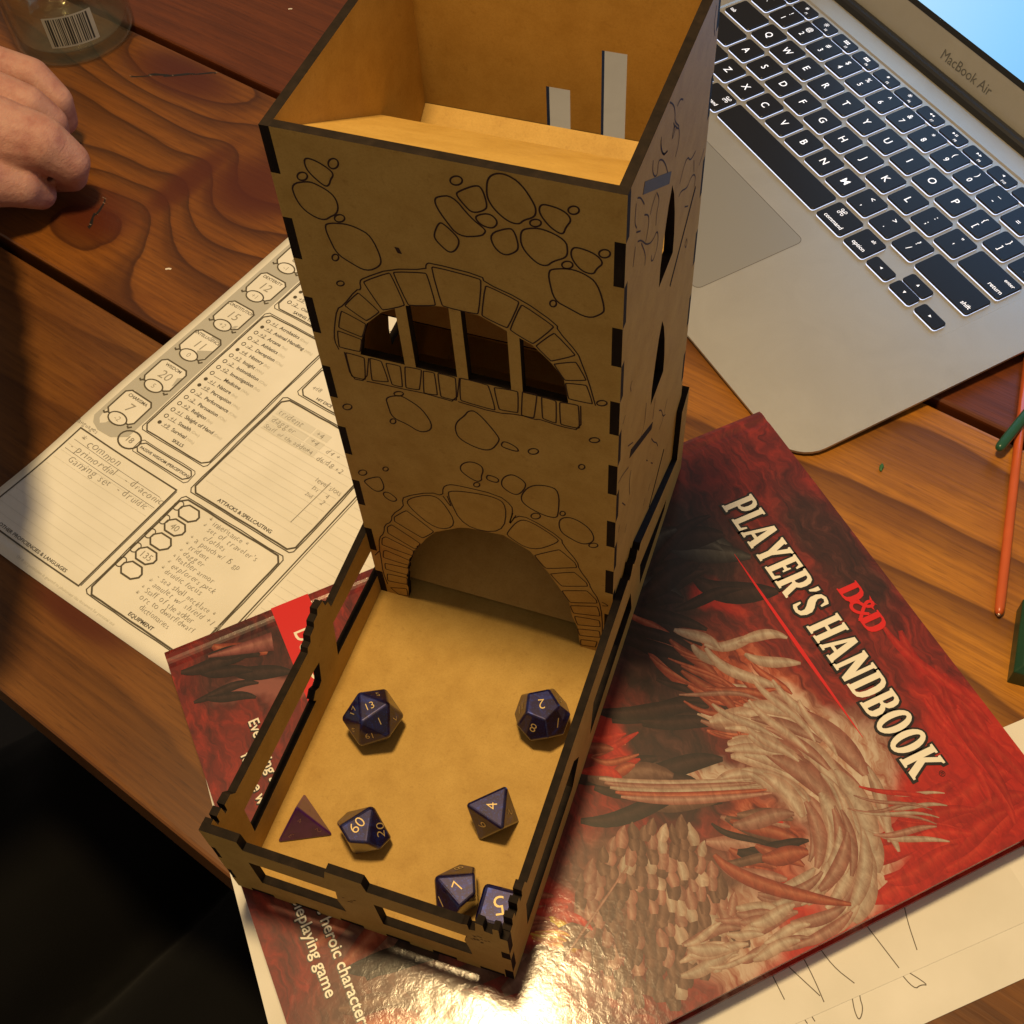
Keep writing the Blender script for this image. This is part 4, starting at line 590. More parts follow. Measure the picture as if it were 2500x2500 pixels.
for k in range(12): tendril(sweep(16.3+U_(-1, 1), 9.4+U_(-.8, .8), U_(35, 75), U_(1, 2.2), U_(-.4, .4)), U_(.2, .45), random.choice((RED, RUST)))
for k in range(4): tendril(sweep(17.2+U_(-.25, .25), 9.3+U_(-.15, .15), U_(40, 60), U_(.8, 1.3), U_(-.2, .2)), U_(.2, .34), FLAME)
for k in range(9): tendril(sweep(2.6+U_(-1.2, 1.6), 2.6+U_(-1.3, 1.1), U_(50, 90), U_(1.5, 3), U_(-.3, .3)), U_(.4, .8), random.choice((DARK, DARK, RUST)))
tendril([(1.2+.5*t/10, 1.6+2.6*t/10) for t in range(11)], .9, ((.10, .02, .018), (.20, .06, .055), (.30, .12, .10)), prof=lambda q: .15+.85*q)
tendril([(16.25+2.1*t/10, 12.85-3.8*t/10) for t in range(11)], .10, PINK)
PAINT = painted_ink()
pw = mesh('printed_paintwork', PV, PF, PAINT, cov, origin=(0, 0, 0)); pw['kind'] = 'stuff'
ca = pw.data.color_attributes.new('Col', 'FLOAT_COLOR', 'POINT')
for i, c_ in enumerate(PC): ca.data[i].color = c_
GL = {
 'P': [[(0,0),(.30,0),(.30,.06),(.25,.08),(.25,.40),(.36,.40),(.48,.44),(.56,.54),(.59,.70),(.56,.86),(.48,.96),(.34,1),(0,1),(0,.94),(.05,.92),(.05,.08),(0,.06)], [(.25,.50),(.32,.50),(.39,.57),(.41,.70),(.39,.83),(.32,.90),(.25,.90)]],
 'L': [[(0,0),(.52,0),(.54,.26),(.48,.26),(.43,.1),(.25,.1),(.25,.92),(.30,.94),(.30,1),(0,1),(0,.94),(.05,.92),(.05,.08),(0,.06)]],
 'A': [[(0,0),(.22,0),(.22,.06),(.17,.07),(.205,.25),(.42,.25),(.46,.07),(.41,.06),(.41,0),(.71,0),(.71,.06),(.67,.08),(.44,1),(.25,1),(.04,.08),(0,.06)], [(.23,.35),(.395,.35),(.31,.74)]],
 'Y': [[(.22,0),(.5,0),(.5,.06),(.46,.08),(.46,.40),(.66,.92),(.70,.94),(.70,1),(.44,1),(.44,.94),(.48,.92),(.38,.60),(.26,.92),(.30,.94),(.30,1),(0,1),(0,.94),(.04,.92),(.26,.38),(.26,.08),(.22,.06)]],
 'E': [[(0,0),(.54,0),(.56,.24),(.50,.24),(.44,.1),(.25,.1),(.25,.46),(.36,.46),(.39,.38),(.44,.38),(.44,.64),(.39,.64),(.36,.56),(.25,.56),(.25,.9),(.42,.9),(.47,.78),(.53,.78),(.52,1),(0,1),(0,.94),(.05,.92),(.05,.08),(0,.06)]],
 'R': [[(0,0),(.3,0),(.3,.06),(.25,.08),(.25,.42),(.30,.42),(.46,0),(.70,0),(.70,.06),(.64,.08),(.50,.44),(.58,.55),(.60,.72),(.57,.87),(.48,.97),(.34,1),(0,1),(0,.94),(.05,.92),(.05,.08),(0,.06)], [(.25,.52),(.33,.52),(.40,.58),(.42,.71),(.39,.84),(.33,.90),(.25,.90)]],
 "'": [[(0,.70),(.07,.70),(.16,.86),(.17,1),(.02,1),(.02,.84)]],
 'S': [[(.03,.05),(.03,.28),(.09,.28),(.14,.12),(.26,.09),(.34,.14),(.34,.26),(.26,.36),(.10,.50),(.03,.62),(.03,.80),(.10,.94),(.26,1.01),(.40,.99),(.50,.95),(.50,.72),(.44,.72),(.39,.87),(.29,.91),(.21,.87),(.20,.76),(.27,.66),(.43,.53),(.53,.40),(.54,.22),(.47,.06),(.30,-.01),(.14,0)]],
 'H': [[(0,0),(.3,0),(.3,.06),(.25,.08),(.25,.45),(.43,.45),(.43,.08),(.38,.06),(.38,0),(.68,0),(.68,.06),(.63,.08),(.63,.92),(.68,.94),(.68,1),(.38,1),(.38,.94),(.43,.92),(.43,.55),(.25,.55),(.25,.92),(.30,.94),(.30,1),(0,1),(0,.94),(.05,.92),(.05,.08),(0,.06)]],
 'N': [[(0,0),(.24,0),(.24,.06),(.19,.08),(.19,.62),(.50,0),(.66,0),(.66,.92),(.71,.94),(.71,1),(.47,1),(.47,.94),(.52,.92),(.52,.42),(.24,1),(0,1),(0,.94),(.05,.92),(.05,.08),(0,.06)]],
 'D': [[(0,0),(.34,0),(.48,.04),(.58,.15),(.63,.32),(.64,.5),(.63,.68),(.58,.85),(.48,.96),(.34,1),(0,1),(0,.94),(.05,.92),(.05,.08),(0,.06)], [(.25,.1),(.33,.1),(.40,.18),(.44,.35),(.44,.65),(.40,.82),(.33,.9),(.25,.9)]],
 'B': [[(0,0),(.36,0),(.52,.05),(.60,.17),(.60,.36),(.53,.48),(.46,.53),(.54,.60),(.57,.72),(.54,.88),(.46,.97),(.34,1),(0,1),(0,.94),(.05,.92),(.05,.08),(0,.06)], [(.25,.1),(.33,.1),(.40,.17),(.40,.38),(.33,.47),(.25,.47)], [(.25,.57),(.32,.57),(.38,.63),(.38,.83),(.32,.9),(.25,.9)]],
 'O': [[(.32+.32*math.cos(t*math.pi/10), .5+.51*math.sin(t*math.pi/10)) for t in range(20)], [(.32+.12*math.cos(t*math.pi/10), .5+.38*math.sin(t*math.pi/10)) for t in range(20)]],
 'K': [[(0,0),(.3,0),(.3,.06),(.25,.08),(.25,.40),(.46,0),(.72,0),(.72,.06),(.66,.08),(.40,.54),(.60,.92),(.66,.94),(.66,1),(.40,1),(.40,.94),(.43,.92),(.25,.58),(.25,.92),(.30,.94),(.30,1),(0,1),(0,.94),(.05,.92),(.05,.08),(0,.06)]]}
def glyph_line(word, x0, x1, y, cap):
    adv = []; pen = 0
    for ch in word:
        if ch == ' ': pen += .30; continue
        w_ = max(q[0] for s in GL[ch] for q in s); adv.append((ch, pen)); pen += w_+.055
    k = (x1-x0)/(pen-.055)
    return [(ch, [[(x0+(p+q[0])*k, y+q[1]*cap) for q in s] for s in GL[ch]]) for ch, p in adv]
for ch, sp in glyph_line("PLAYER'S HANDBOOK", 4.02, 17.95, 23.92, 1.46):
    vv, ff, _ = curve_mesh(sp); a = Acc(); a.add([(p[0], p[1], .022) for p in vv], ff); lt = a.obj('title_letter', M_WHITEINK, book)
    vv, ff, _ = curve_mesh(sp, offset=.10); a = Acc(); a.add([(p[0]+.015, p[1]-.015, .012) for p in vv], ff); a.obj('title_outline', M_BLACKINK, lt)
a = Acc(); add_text(a, '®', 18.06, 24.9, .32, z=.02); a.obj('registered_mark', M_BLACKINK, book)
# red tapered rule under the title
a = Acc(); a.ribbon([(6.4, 23.14), (8, 23.14), (11.5, 23.16), (14, 23.2), (15.7, 23.22)], [.02, .09, .17, .09, .02], z=.014); a.obj('title_rule', M_REDINK, book)
# the red ampersand emblem
lg = Acc()
for x0 in (9.72, 11.28):
    vv, ff, _ = curve_mesh([[(x0+q[0]*1.30, 25.98+q[1]*.93) for q in s] for s in GL['D']]); lg.add([(p[0], p[1], .016) for p in vv], ff)
amp = [(11.42, 25.98), (11.05, 26.35), (10.78, 26.70), (10.82, 26.90), (10.98, 26.92), (11.05, 26.76), (10.92, 26.55), (10.62, 26.42), (10.55, 26.18), (10.72, 26.0), (10.98, 26.06), (11.18, 26.30), (11.30, 26.5)]
lg.ribbon(smootho(amp, 2), .14, z=.02, zs=.0001)
for x, y, dx, dy in ((10.8, 26.9, -.22, .10), (10.98, 26.92, .10, .12), (10.62, 26.45, -.2, .05), (10.55, 26.15, -.18, -.05), (11.25, 26.45, .12, .14), (11.05, 26.76, .2, .02)):
    lg.poly([(x, y-.05), (x+.03, y+.06), (x+dx, y+dy)][::(1 if dx < 0 else -1)], .030)
lg.obj('emblem', M_LOGO, book)
# red flag with white lettering and the small lines at the foot of the cover
a = Acc(); a.poly([(.18, 4.62), (9.6, 4.62), (8.9, 5.45), (9.3, 6.25), (.18, 6.25)], .010); a.obj('red_flag', M_REDINK, book)
a = Acc(); add_text(a, 'DUNGEONS & DRAGONS', 1.65, 5.12, .92, z=.016, offset=.012, sx=.9); a.obj('flag_lettering', M_WHITEINK, book)
def fit(acc, s, x0, x1, y, size, z, offset=0):
    v_, f_ = text_mesh(s, size, offset=offset); xs = [q[0] for q in v_]; k = (x1-x0)/(max(xs)-min(xs)); acc.add([(x0+(q[0]-min(xs))*k, y+q[1], z) for q in v_], f_)
a = Acc(); fit(a, 'Everything a player needs to create heroic characters', 4.72, 17.35, 2.20, .60, .016, .012); a.obj('cover_line', M_WHITEINK, book)
a = Acc(); fit(a, "for the world's greatest roleplaying game", 5.95, 15.85, 1.50, .60, .016, .012); a.obj('cover_line', M_WHITEINK, book)
a = Acc(); fit(a, 'Everything a player needs to create heroic characters', 4.745, 17.375, 2.175, .60, .011, .045); a.obj('cover_line_shadow', M_BLACKINK, book)
a = Acc(); fit(a, "for the world's greatest roleplaying game", 5.975, 15.875, 1.475, .60, .011, .045); a.obj('cover_line_shadow', M_BLACKINK, book)
# ---------------------------------------------------------------- loose drawing sheets under the book
def sheet_rect(name, label, x0, x1, y0, y1, z, rot, lines, curl=0):
    r = root(name, (0, 0, 0)); cb, sb = math.cos(BR[2]), math.sin(BR[2])
    ox, oy = x1, y0       # corner in the book frame
    wx, wy = BX+cb*ox-sb*oy, BY+sb*ox+cb*oy
    r.location = Vector((wx, wy, z))*U; r.rotation_euler = (0, 0, BR[2]+rot); tag(r, label, 'paper', 'drawing sheets under the rule book')
    nx, ny = 10, 10; L, Hh = x1-x0, y1-y0
    v = [(-L+L*i/nx, Hh*j/ny, 0) for j in range(ny+1) for i in range(nx+1)]
    f = [(j*(nx+1)+i, j*(nx+1)+i+1, (j+1)*(nx+1)+i+1, (j+1)*(nx+1)+i) for j in range(ny) for i in range(nx)]
    s = mesh('paper', v, f, M_PAPER, r)
    md = s.modifiers.new('solid', 'SOLIDIFY'); md.thickness = .012*U; md.offset = -1
    c, sn = math.cos(-rot), math.sin(-rot)
    for ln in lines:
        a = Acc(); a.ribbon(smootho([((p[0]-ox)*c-(p[1]-oy)*sn, (p[0]-ox)*sn+(p[1]-oy)*c) for p in ln], 2), .035, z=.006); a.obj('drawn_line', M_PENLINE, r)
sheet_rect('drawing_sheet', 'white sheet with pen lines, directly under the red book', 22.15-19.0, 22.15, -1.15, 25.6, T+.05, -.060,
  [[(21.0, 21.6), (21.86, 21.21), (22.89, 20.91)], [(20.9, 19.75), (23.13, 19.99)], [(21.0, 17.85), (22.11, 17.95), (22.9, 18.31)], [(21, 17.2), (22.06, 17.15), (22.98, 17.02)], [(21, 16.4), (22.75, 17.01)], [(21, 15.92), (22.33, 15.84)]])
sheet_rect('drawing_sheet', 'lower white sheet with drawn feet, sticking out farthest below the book', 24.05-17.0, 24.05, 3.0, 26.4, T+.03, -.058,
  [[(23.1, 19.91), (23.96, 20.05), (23.91, 20.34), (24.05, 20.59), (23.2, 20.1)], [(23.1, 18.05), (23.68, 17.79), (24.03, 17.76), (23.73, 18.12), (23.36, 18.21), (23.1, 18.42)], [(22.9, 16.1), (23.33, 16.13)], [(22.9, 16.38), (23.38, 16.4)]])
sheet_rect('drawing_sheet', 'blank pale sheet at the right edge, beside the top corner of the book', 17.2, 38.8, 26.3, 48, T+.015, -.05, [])
# ---------------------------------------------------------------- character sheet
SX, SY, SYAW = -20.2897, -1.9565, -.2774
cs = tag(root('character_sheet', (SX, SY, T), (0, 0, SYAW)), 'printed game character sheet with pencil notes, left of the tower', 'paper')
def cz(x, y): return .03+.28*math.exp(-(x/2.2)**2)*(.35+.65*math.exp(-((y-9.5)/5)**2))+.10*math.exp(-((x-4.5)/2.5)**2)*math.exp(-((y-15)/6)**2)+.32*math.exp(-((x)/3.0)**2-((y-.5)/3.2)**2)
nx, ny = 44, 56
v = [(21.59*i/nx, 27.94*j/ny, cz(21.59*i/nx, 27.94*j/ny)) for j in range(ny+1) for i in range(nx+1)]
f = [(j*(nx+1)+i, j*(nx+1)+i+1, (j+1)*(nx+1)+i+1, (j+1)*(nx+1)+i) for j in range(ny) for i in range(nx)]
cp = mesh('paper', v, f, M_PAPER, cs, smooth=True); md = cp.modifiers.new('solid', 'SOLIDIFY'); md.thickness = .012*U; md.offset = -1
def warp(off): return lambda q: (q[0], q[1], cz(q[0], q[1])+off+q[2])
def sub(pts, closed, step=.5):
    o = []; n_ = len(pts)
    for i in range(n_ if closed else n_-1):
        a_, b_ = Vector(pts[i]), Vector(pts[(i+1) % n_]); m_ = max(1, int((b_-a_).length/step))
        o += [tuple(a_+(b_-a_)*k/m_) for k in range(m_)]
    if not closed: o.append(pts[-1])
    return o
def chamf(x0, y0, x1, y1, c=.28): return [(x0+c, y0), (x1-c, y0), (x1, y0+c), (x1, y1-c), (x1-c, y1), (x0+c, y1), (x0, y1-c), (x0, y0+c)]
def rough(pts, s=.025): return [(p[0]+random.uniform(-s, s), p[1]+random.uniform(-s, s)) for p in pts]
ink, txt, grey, pen, faint, shade = Acc(), Acc(), Acc(), Acc(), Acc(), Acc()
def box(x0, y0, x1, y1, wd=.055, c=.28, dbl=True):
    ink.ribbon(rough(sub(chamf(x0, y0, x1, y1, c), True, .6), .012), wd, True)
    if dbl: ink.ribbon(rough(sub(chamf(x0-.09, y0-.09, x1+.09, y1+.09, c*.55), True, .8), .02), wd*.6, True)
def ell(cx_, cy_, rx, ry, wd=.06, z=0): ink.ribbon([(cx_+rx*math.cos(t*math.pi/10), cy_+ry*math.sin(t*math.pi/10)) for t in range(20)], wd, True, z=z)
def hand(s, x, y, size, ang=0, sx=1.0):
    px_, slope = x, random.uniform(-.02, .02); sh = random.uniform(-.05, .22)
    for ch in s:
        if ch == ' ': px_ += size*.34*sx; continue
        sz = size*random.uniform(.84, 1.10); vv, _ = text_mesh(ch, 1, shear=round(sh, 1), offset=-.015)
        w_ = max([q[0] for q in vv]+[.2]); add_text(pen, ch, px_, y+(px_-x)*slope+random.uniform(-.045, .045)*size*1.4, sz, ang+random.uniform(-.14, .14), shear=round(sh, 1), sx=sx*random.uniform(.84, 1.06), offset=-.015)
        px_ += (w_+random.uniform(.01, .09))*sz*sx
# grey band behind the ability boxes
for k in range(14): grey.poly([(.42, 8.0+k*1.06), (2.68, 8.0+k*1.06), (2.68, 9.06+k*1.06), (.42, 9.06+k*1.06)])
grey.poly([(.7, 7.65), (1.2, 7.45), (2.0, 7.5), (2.68, 8.0), (.42, 8.0)])
wht = Acc()
for i, (nm, val, mod) in enumerate((('CHARISMA', '7', '-2'), ('WISDOM', '20', '5'), ('INTELLIGENCE', '11', '0'), ('CONSTITUTION', '15', '+2'), ('DEXTERITY', '12', '+1'), ('STRENGTH', '8', '-1'))):
    y0 = 8.5+i*2.46
    wht.poly(chamf(.66, y0, 2.36, y0+1.62, .2), .004); wht.poly([(1.5+.52*math.cos(t*math.pi/8), y0-.02+.34*math.sin(t*math.pi/8)) for t in range(16)], .014)
    ink.ribbon(rough(chamf(.66, y0, 2.36, y0+1.62, .22), .02), .085, True); ell(1.5, y0-.02, .52, .34, .075, .007)
    for sx_ in (.72, 2.3): ink.ribbon([(sx_-.12, y0-.05), (sx_, y0-.12), (sx_+.12, y0+.02)], .09)
    add_text(txt, nm, 1.51, y0+1.28, .27, align='CENTER', offset=.012, sx=.92); add_text(pen, val, 1.51, y0+.55, .72, align='CENTER', shear=.1, offset=-.004); add_text(pen, mod, 1.5, y0-.15, .40, align='CENTER', offset=-.004)
wht.obj('box_fill', M_PAPER, cs, fr=warp(.010))
# skills
box(2.88, 8.80, 7.0, 17.75, .07); add_text(txt, 'SKILLS', 4.95, 8.98, .25, align='CENTER', offset=.01)
SK = [('Acrobatics', 'Dex', '+1', 0), ('Animal Handling', 'Wis', '+3', 1), ('Arcana', 'Int', '+2', 0), ('Athletics', 'Str', '-2', 0), ('Deception', 'Cha', '-2', 0), ('History', 'Int', '+4', 1), ('Insight', 'Wis', '+3', 0), ('Intimidation', 'Cha', '-2', 0), ('Investigation', 'Int', '+2', 0), ('Medicine', 'Wis', '', 0), ('Nature', 'Int', '+1', 1), ('Perception', 'Wis', '+9', 1), ('Performance', 'Cha', '-2', 0), ('Persuasion', 'Cha', '-2', 0), ('Religion', 'Int', '+2', 0), ('Sleight of Hand', 'Dex', '+1', 0), ('Stealth', 'Dex', '+1', 0), ('Survival', 'Wis', '+9', 1)]
def dot(x, y, filled):
    c = [(x+.105*math.cos(t*math.pi/6), y+.105*math.sin(t*math.pi/6)) for t in range(12)]
    if filled: ink.poly(c)
    else: ink.ribbon(c, .035, True)
for k, (nm, ab, val, fl) in enumerate(SK):
    y = 17.36-k*.462; dot(3.3, y, fl); ink.ribbon([(3.5, y-.10), (4.0, y-.10)], .018)
    if val: add_text(pen, val, 3.55, y-.09, .34, shear=.1)
    add_text(txt, nm, 4.12, y-.09, .30, offset=.006); vv, _ = text_mesh(nm, .30); add_text(faint, '('+ab+')', 4.2+max(q[0] for q in vv), y-.09, .22)
# saving throws
box(2.88, 18.35, 7.0, 21.7, .07); add_text(txt, 'SAVING THROWS', 4.95, 18.5, .25, align='CENTER', offset=.01)
for k, (nm, val, fl) in enumerate((('Charisma', '-2', 0), ('Wisdom', '+9', 1), ('Intelligence', '+4', 1), ('Constitution', '+2', 0), ('Dexterity', '+1', 0), ('Strength', '-1', 0))):
    y = 19.0+k*.44; dot(3.3, y, fl); ink.ribbon([(3.5, y-.1), (4, y-.1)], .018); add_text(pen, val, 3.55, y-.09, .34); add_text(txt, nm, 4.12, y-.09, .255)
# passive wisdom
ell(2.86, 7.92, .60, .50, .085); box(3.45, 7.62, 6.85, 8.22, .06, .22); add_text(pen, '18', 2.86, 7.78, .45, align='CENTER'); add_text(txt, 'PASSIVE WISDOM (PERCEPTION)', 5.2, 7.83, .22, align='CENTER', offset=.006)
ink.v = ink.v
# proficiencies
ink.ribbon(sub([(.46, .80), (6.88, .84), (6.84, 7.03), (.46, 7.07)], True), .075, True); ink.ribbon(sub([(6.96, .9), (6.92, 6.98)], False), .04)
add_text(txt, 'OTHER PROFICIENCIES & LANGUAGES', 3.7, .98, .25, align='CENTER', offset=.01)
for k in range(11): faint.ribbon(sub([(.6, 1.5+k*.46), (6.7, 1.5+k*.46)], False, .6), .012)
hand('languages', -.02, 7.22, .36); hand('* common', .85, 6.50, .62); hand('- primordial', .85, 5.92, .56); hand('- draconic', 4.35, 6.0, .52); hand('Gaming set', 1.3, 5.34, .56); hand('- druidic', 4.45, 5.40, .52)
ink.ribbon(sub([(.7, 6.42), (6.5, 6.30)], False), .016); ink.ribbon(sub([(.7, 5.82), (6.7, 5.72)], False), .016)
# attacks
box(7.42, 7.42, 13.6, 14.0, .085); add_text(txt, 'ATTACKS & SPELLCASTING', 10.5, 7.62, .27, align='CENTER', offset=.012)
for k in range(12): faint.ribbon(sub([(7.6, 8.2+k*.42), (13.4, 8.2+k*.42)], False, .6), .012)
for k in range(3):
    grey_y = 13.0-k*.52; shade.poly([(7.65, grey_y), (9.9, grey_y), (9.9, grey_y+.40), (7.65, grey_y+.40)]); shade.poly([(10.0, grey_y), (10.9, grey_y), (10.9, grey_y+.40), (10.0, grey_y+.40)])
hand('trident', 7.75, 13.06, .50); hand('+4', 10.15, 13.06, .46); hand('dagger', 7.75, 12.54, .50); hand('+4', 10.15, 12.54, .46); hand('Staff of the adder', 7.7, 12.05, .36); hand('+4', 10.35, 12.02, .40)
hand('d4 +', 11.2, 12.5, .40); hand('d6/d8 +2', 11.1, 11.95, .40); hand('level', 11.9, 10.95, .38); hand('slots', 12.75, 10.95, .38); hand('1st', 12.0, 10.55, .34); hand('4', 12.9, 10.5, .38); hand('2nd', 12.0, 10.12, .34); hand('2', 12.9, 10.1, .38)
pen.ribbon(sub([(12.6, 11.3), (12.5, 8.6)], False), .03)
box(7.75, 14.6, 10.6, 16.6, .07); add_text(txt, 'HIT DICE', 9.2, 14.75, .24, align='CENTER', offset=.008); hand('4d8', 8.1, 15.2, .36)
box(10.9, 14.6, 13.6, 16.6, .07); box(7.42, 17.2, 13.6, 21.7, .07); add_text(txt, 'ARMOR CLASS', 8.6, 20.2, .2, align='CENTER', offset=.006); ell(8.6, 20.6, .9, .8, .06)
# equipment
box(7.42, .86, 13.5, 6.93, .085); add_text(txt, 'EQUIPMENT', 10.5, 1.02, .27, align='CENTER', offset=.012)
wq = Acc()
for k, val in enumerate(('', '40', '', '135', '')):
    cy_ = 6.38-k*.912; o = chamf(7.72, cy_-.36, 8.82, cy_+.36, .26); wq.poly(o, .012); ink.ribbon(o, .085, True, z=.006); ell(7.55, cy_+.06, .22, .26, .05)
    if val: add_text(pen, val, 8.28, cy_-.16, .46, align='CENTER', z=.006)
wq.obj('coin_box_fill', M_PAPER, cs, fr=warp(.008))
for k, (s, dx) in enumerate((('* inheritance *', 0), ("* set of traveler's", 0), ('clothes', .5), ('* a pouch w/ 15 gp', 0), ('* trident', 0), ('* dagger', 0), ('* leather armor', 0), ('* explorers pack', 0), ('* druidic focus', 0), ('- sea shell necklace *', .2), ('* amulet w/ shield +1 AC', 0), ('* Staff of the adder', 0), ('* orc to dwarf/dwarf', 0), ('dictionaries', .7))):
    hand(s, 9.25+dx, 6.50-k*.385, .42, 0, .95)
# features column
ink.ribbon(sub([(14.1, .9), (14.1, 21.5)], False), .06); ink.ribbon(sub([(14.22, .9), (14.22, 21.5)], False), .03); ink.ribbon(sub([(14.1, .9), (20.9, .9)], False), .06)
hand('- Circle of', 14.6, 11.2, .48); hand('- mold earth', 14.3, 2.9, .36); hand('water walk', 14.4, 2.5, .36)
for k in range(24): faint.ribbon(sub([(14.4, 2+k*.42), (20.5, 2+k*.42)], False, .6), .012)
add_text(faint, 'TM & (c) permission is granted to photocopy this document for personal use', 3.4, .28, .20)
shade.obj('shaded_fields', M_SHADE, cs, fr=warp(.008)); grey.obj('grey_band', M_GREYINK, cs, fr=warp(.006)); ink.obj('printed_frames', M_INK, cs, fr=warp(.020)); txt.obj('printed_lettering', M_INK2, cs, fr=warp(.022)); faint.obj('printed_rules', M_FAINT, cs, fr=warp(.014)); pen.obj('pencil_writing', M_PENCIL, cs, fr=warp(.026))
for o_ in cs.children:
    if o_.name.split('.')[0] != 'paper': o_['kind'] = 'stuff'
# ---------------------------------------------------------------- laptop
LX, LY, LYAW = 6.8392, 43.198, -.7598
lt = root('laptop', (LX, LY, T+.95)); lt.rotation_euler = Matrix.Rotation(LYAW, 3, 'Z').to_4x4().to_3x3().to_euler()
lt.rotation_euler = (Matrix.Rotation(LYAW, 3, 'Z') @ Matrix.Rotation(math.atan(.04), 3, 'X')).to_euler()
tag(lt, 'open silver laptop with lit black keyboard, right behind the tower', 'laptop')
KP = 1.905
def rrect(x0, y0, x1, y1, r, n=5):
    o = []
    for cx_, cy_, a0 in ((x1-r, y0+r, -90), (x1-r, y1-r, 0), (x0+r, y1-r, 90), (x0+r, y0+r, 180)): o += arc(cx_, cy_, r, a0, a0+90, n)
    return o
LX0, LX1, LY0, LY1 = -6.85, 26.85, -16.65, 5.95
well = rrect(-4.05, -6.95, 24.15, 3.95, .45, 4)
bo_ = rrect(LX0, LY0, LX1, LY1, 1.7, 8)
vv, ff, _ = curve_mesh([bo_, well]); a = Acc(); a.add([(p[0], p[1], 0) for p in vv], ff)
def ring(acc, rings):
    n_ = len(rings[0]); v_ = [q for r_ in rings for q in r_]; acc.add(v_, [(k*n_+i, k*n_+(i+1) % n_, (k+1)*n_+(i+1) % n_, (k+1)*n_+i) for k in range(len(rings)-1) for i in range(n_)])
def foot(y): return -(.28+.04*(y+16.65))
def inset(pts, d):
    cx_, cy_ = (LX0+LX1)/2, (LY0+LY1)/2
    return [(p[0]-math.copysign(min(d, abs(p[0]-cx_)), p[0]-cx_), p[1]-math.copysign(min(d, abs(p[1]-cy_)), p[1]-cy_)) for p in pts]
r0 = [(p[0], p[1], 0) for p in bo_]; r1 = [(p[0], p[1], -.14) for p in bo_]; i1 = inset(bo_, .5); r2 = [(p[0], p[1], -.14+(foot(p[1])*.92+.14)*.7) for p in i1]; i2 = inset(bo_, 2.0); r3 = [(p[0], p[1], min(-.15, foot(p[1])*.95)) for p in i2]
ring(a, [[*r0], [*r1], [*r2], [*r3]])
w0 = [(p[0], p[1], 0) for p in well]; wi = rrect(-3.98, -6.88, 24.08, 3.88, .4, 4); w1 = [(p[0], p[1], -.10) for p in wi]
ring(a, [w0, w1]); a.poly([(p[0], p[1]) for p in wi], -.10)
base = a.obj('base', M_ALU, lt)
bm = bmesh.new(); bm.from_mesh(base.data); bmesh.ops.remove_doubles(bm, verts=bm.verts, dist=1e-6); bmesh.ops.recalc_face_normals(bm, faces=bm.faces); bm.to_mesh(base.data); bm.free()
a = Acc(); a.poly(rrect(4.66, -14.65, 15.34, -8.2, .35, 4), .006); a.obj('trackpad', M_PAD, lt)
a = Acc(); a.ribbon(rrect(4.64, -14.67, 15.36, -8.18, .36, 4), .035, True, z=.009); a.obj('trackpad_gap', M_GROOVE, lt)
_kc = {}
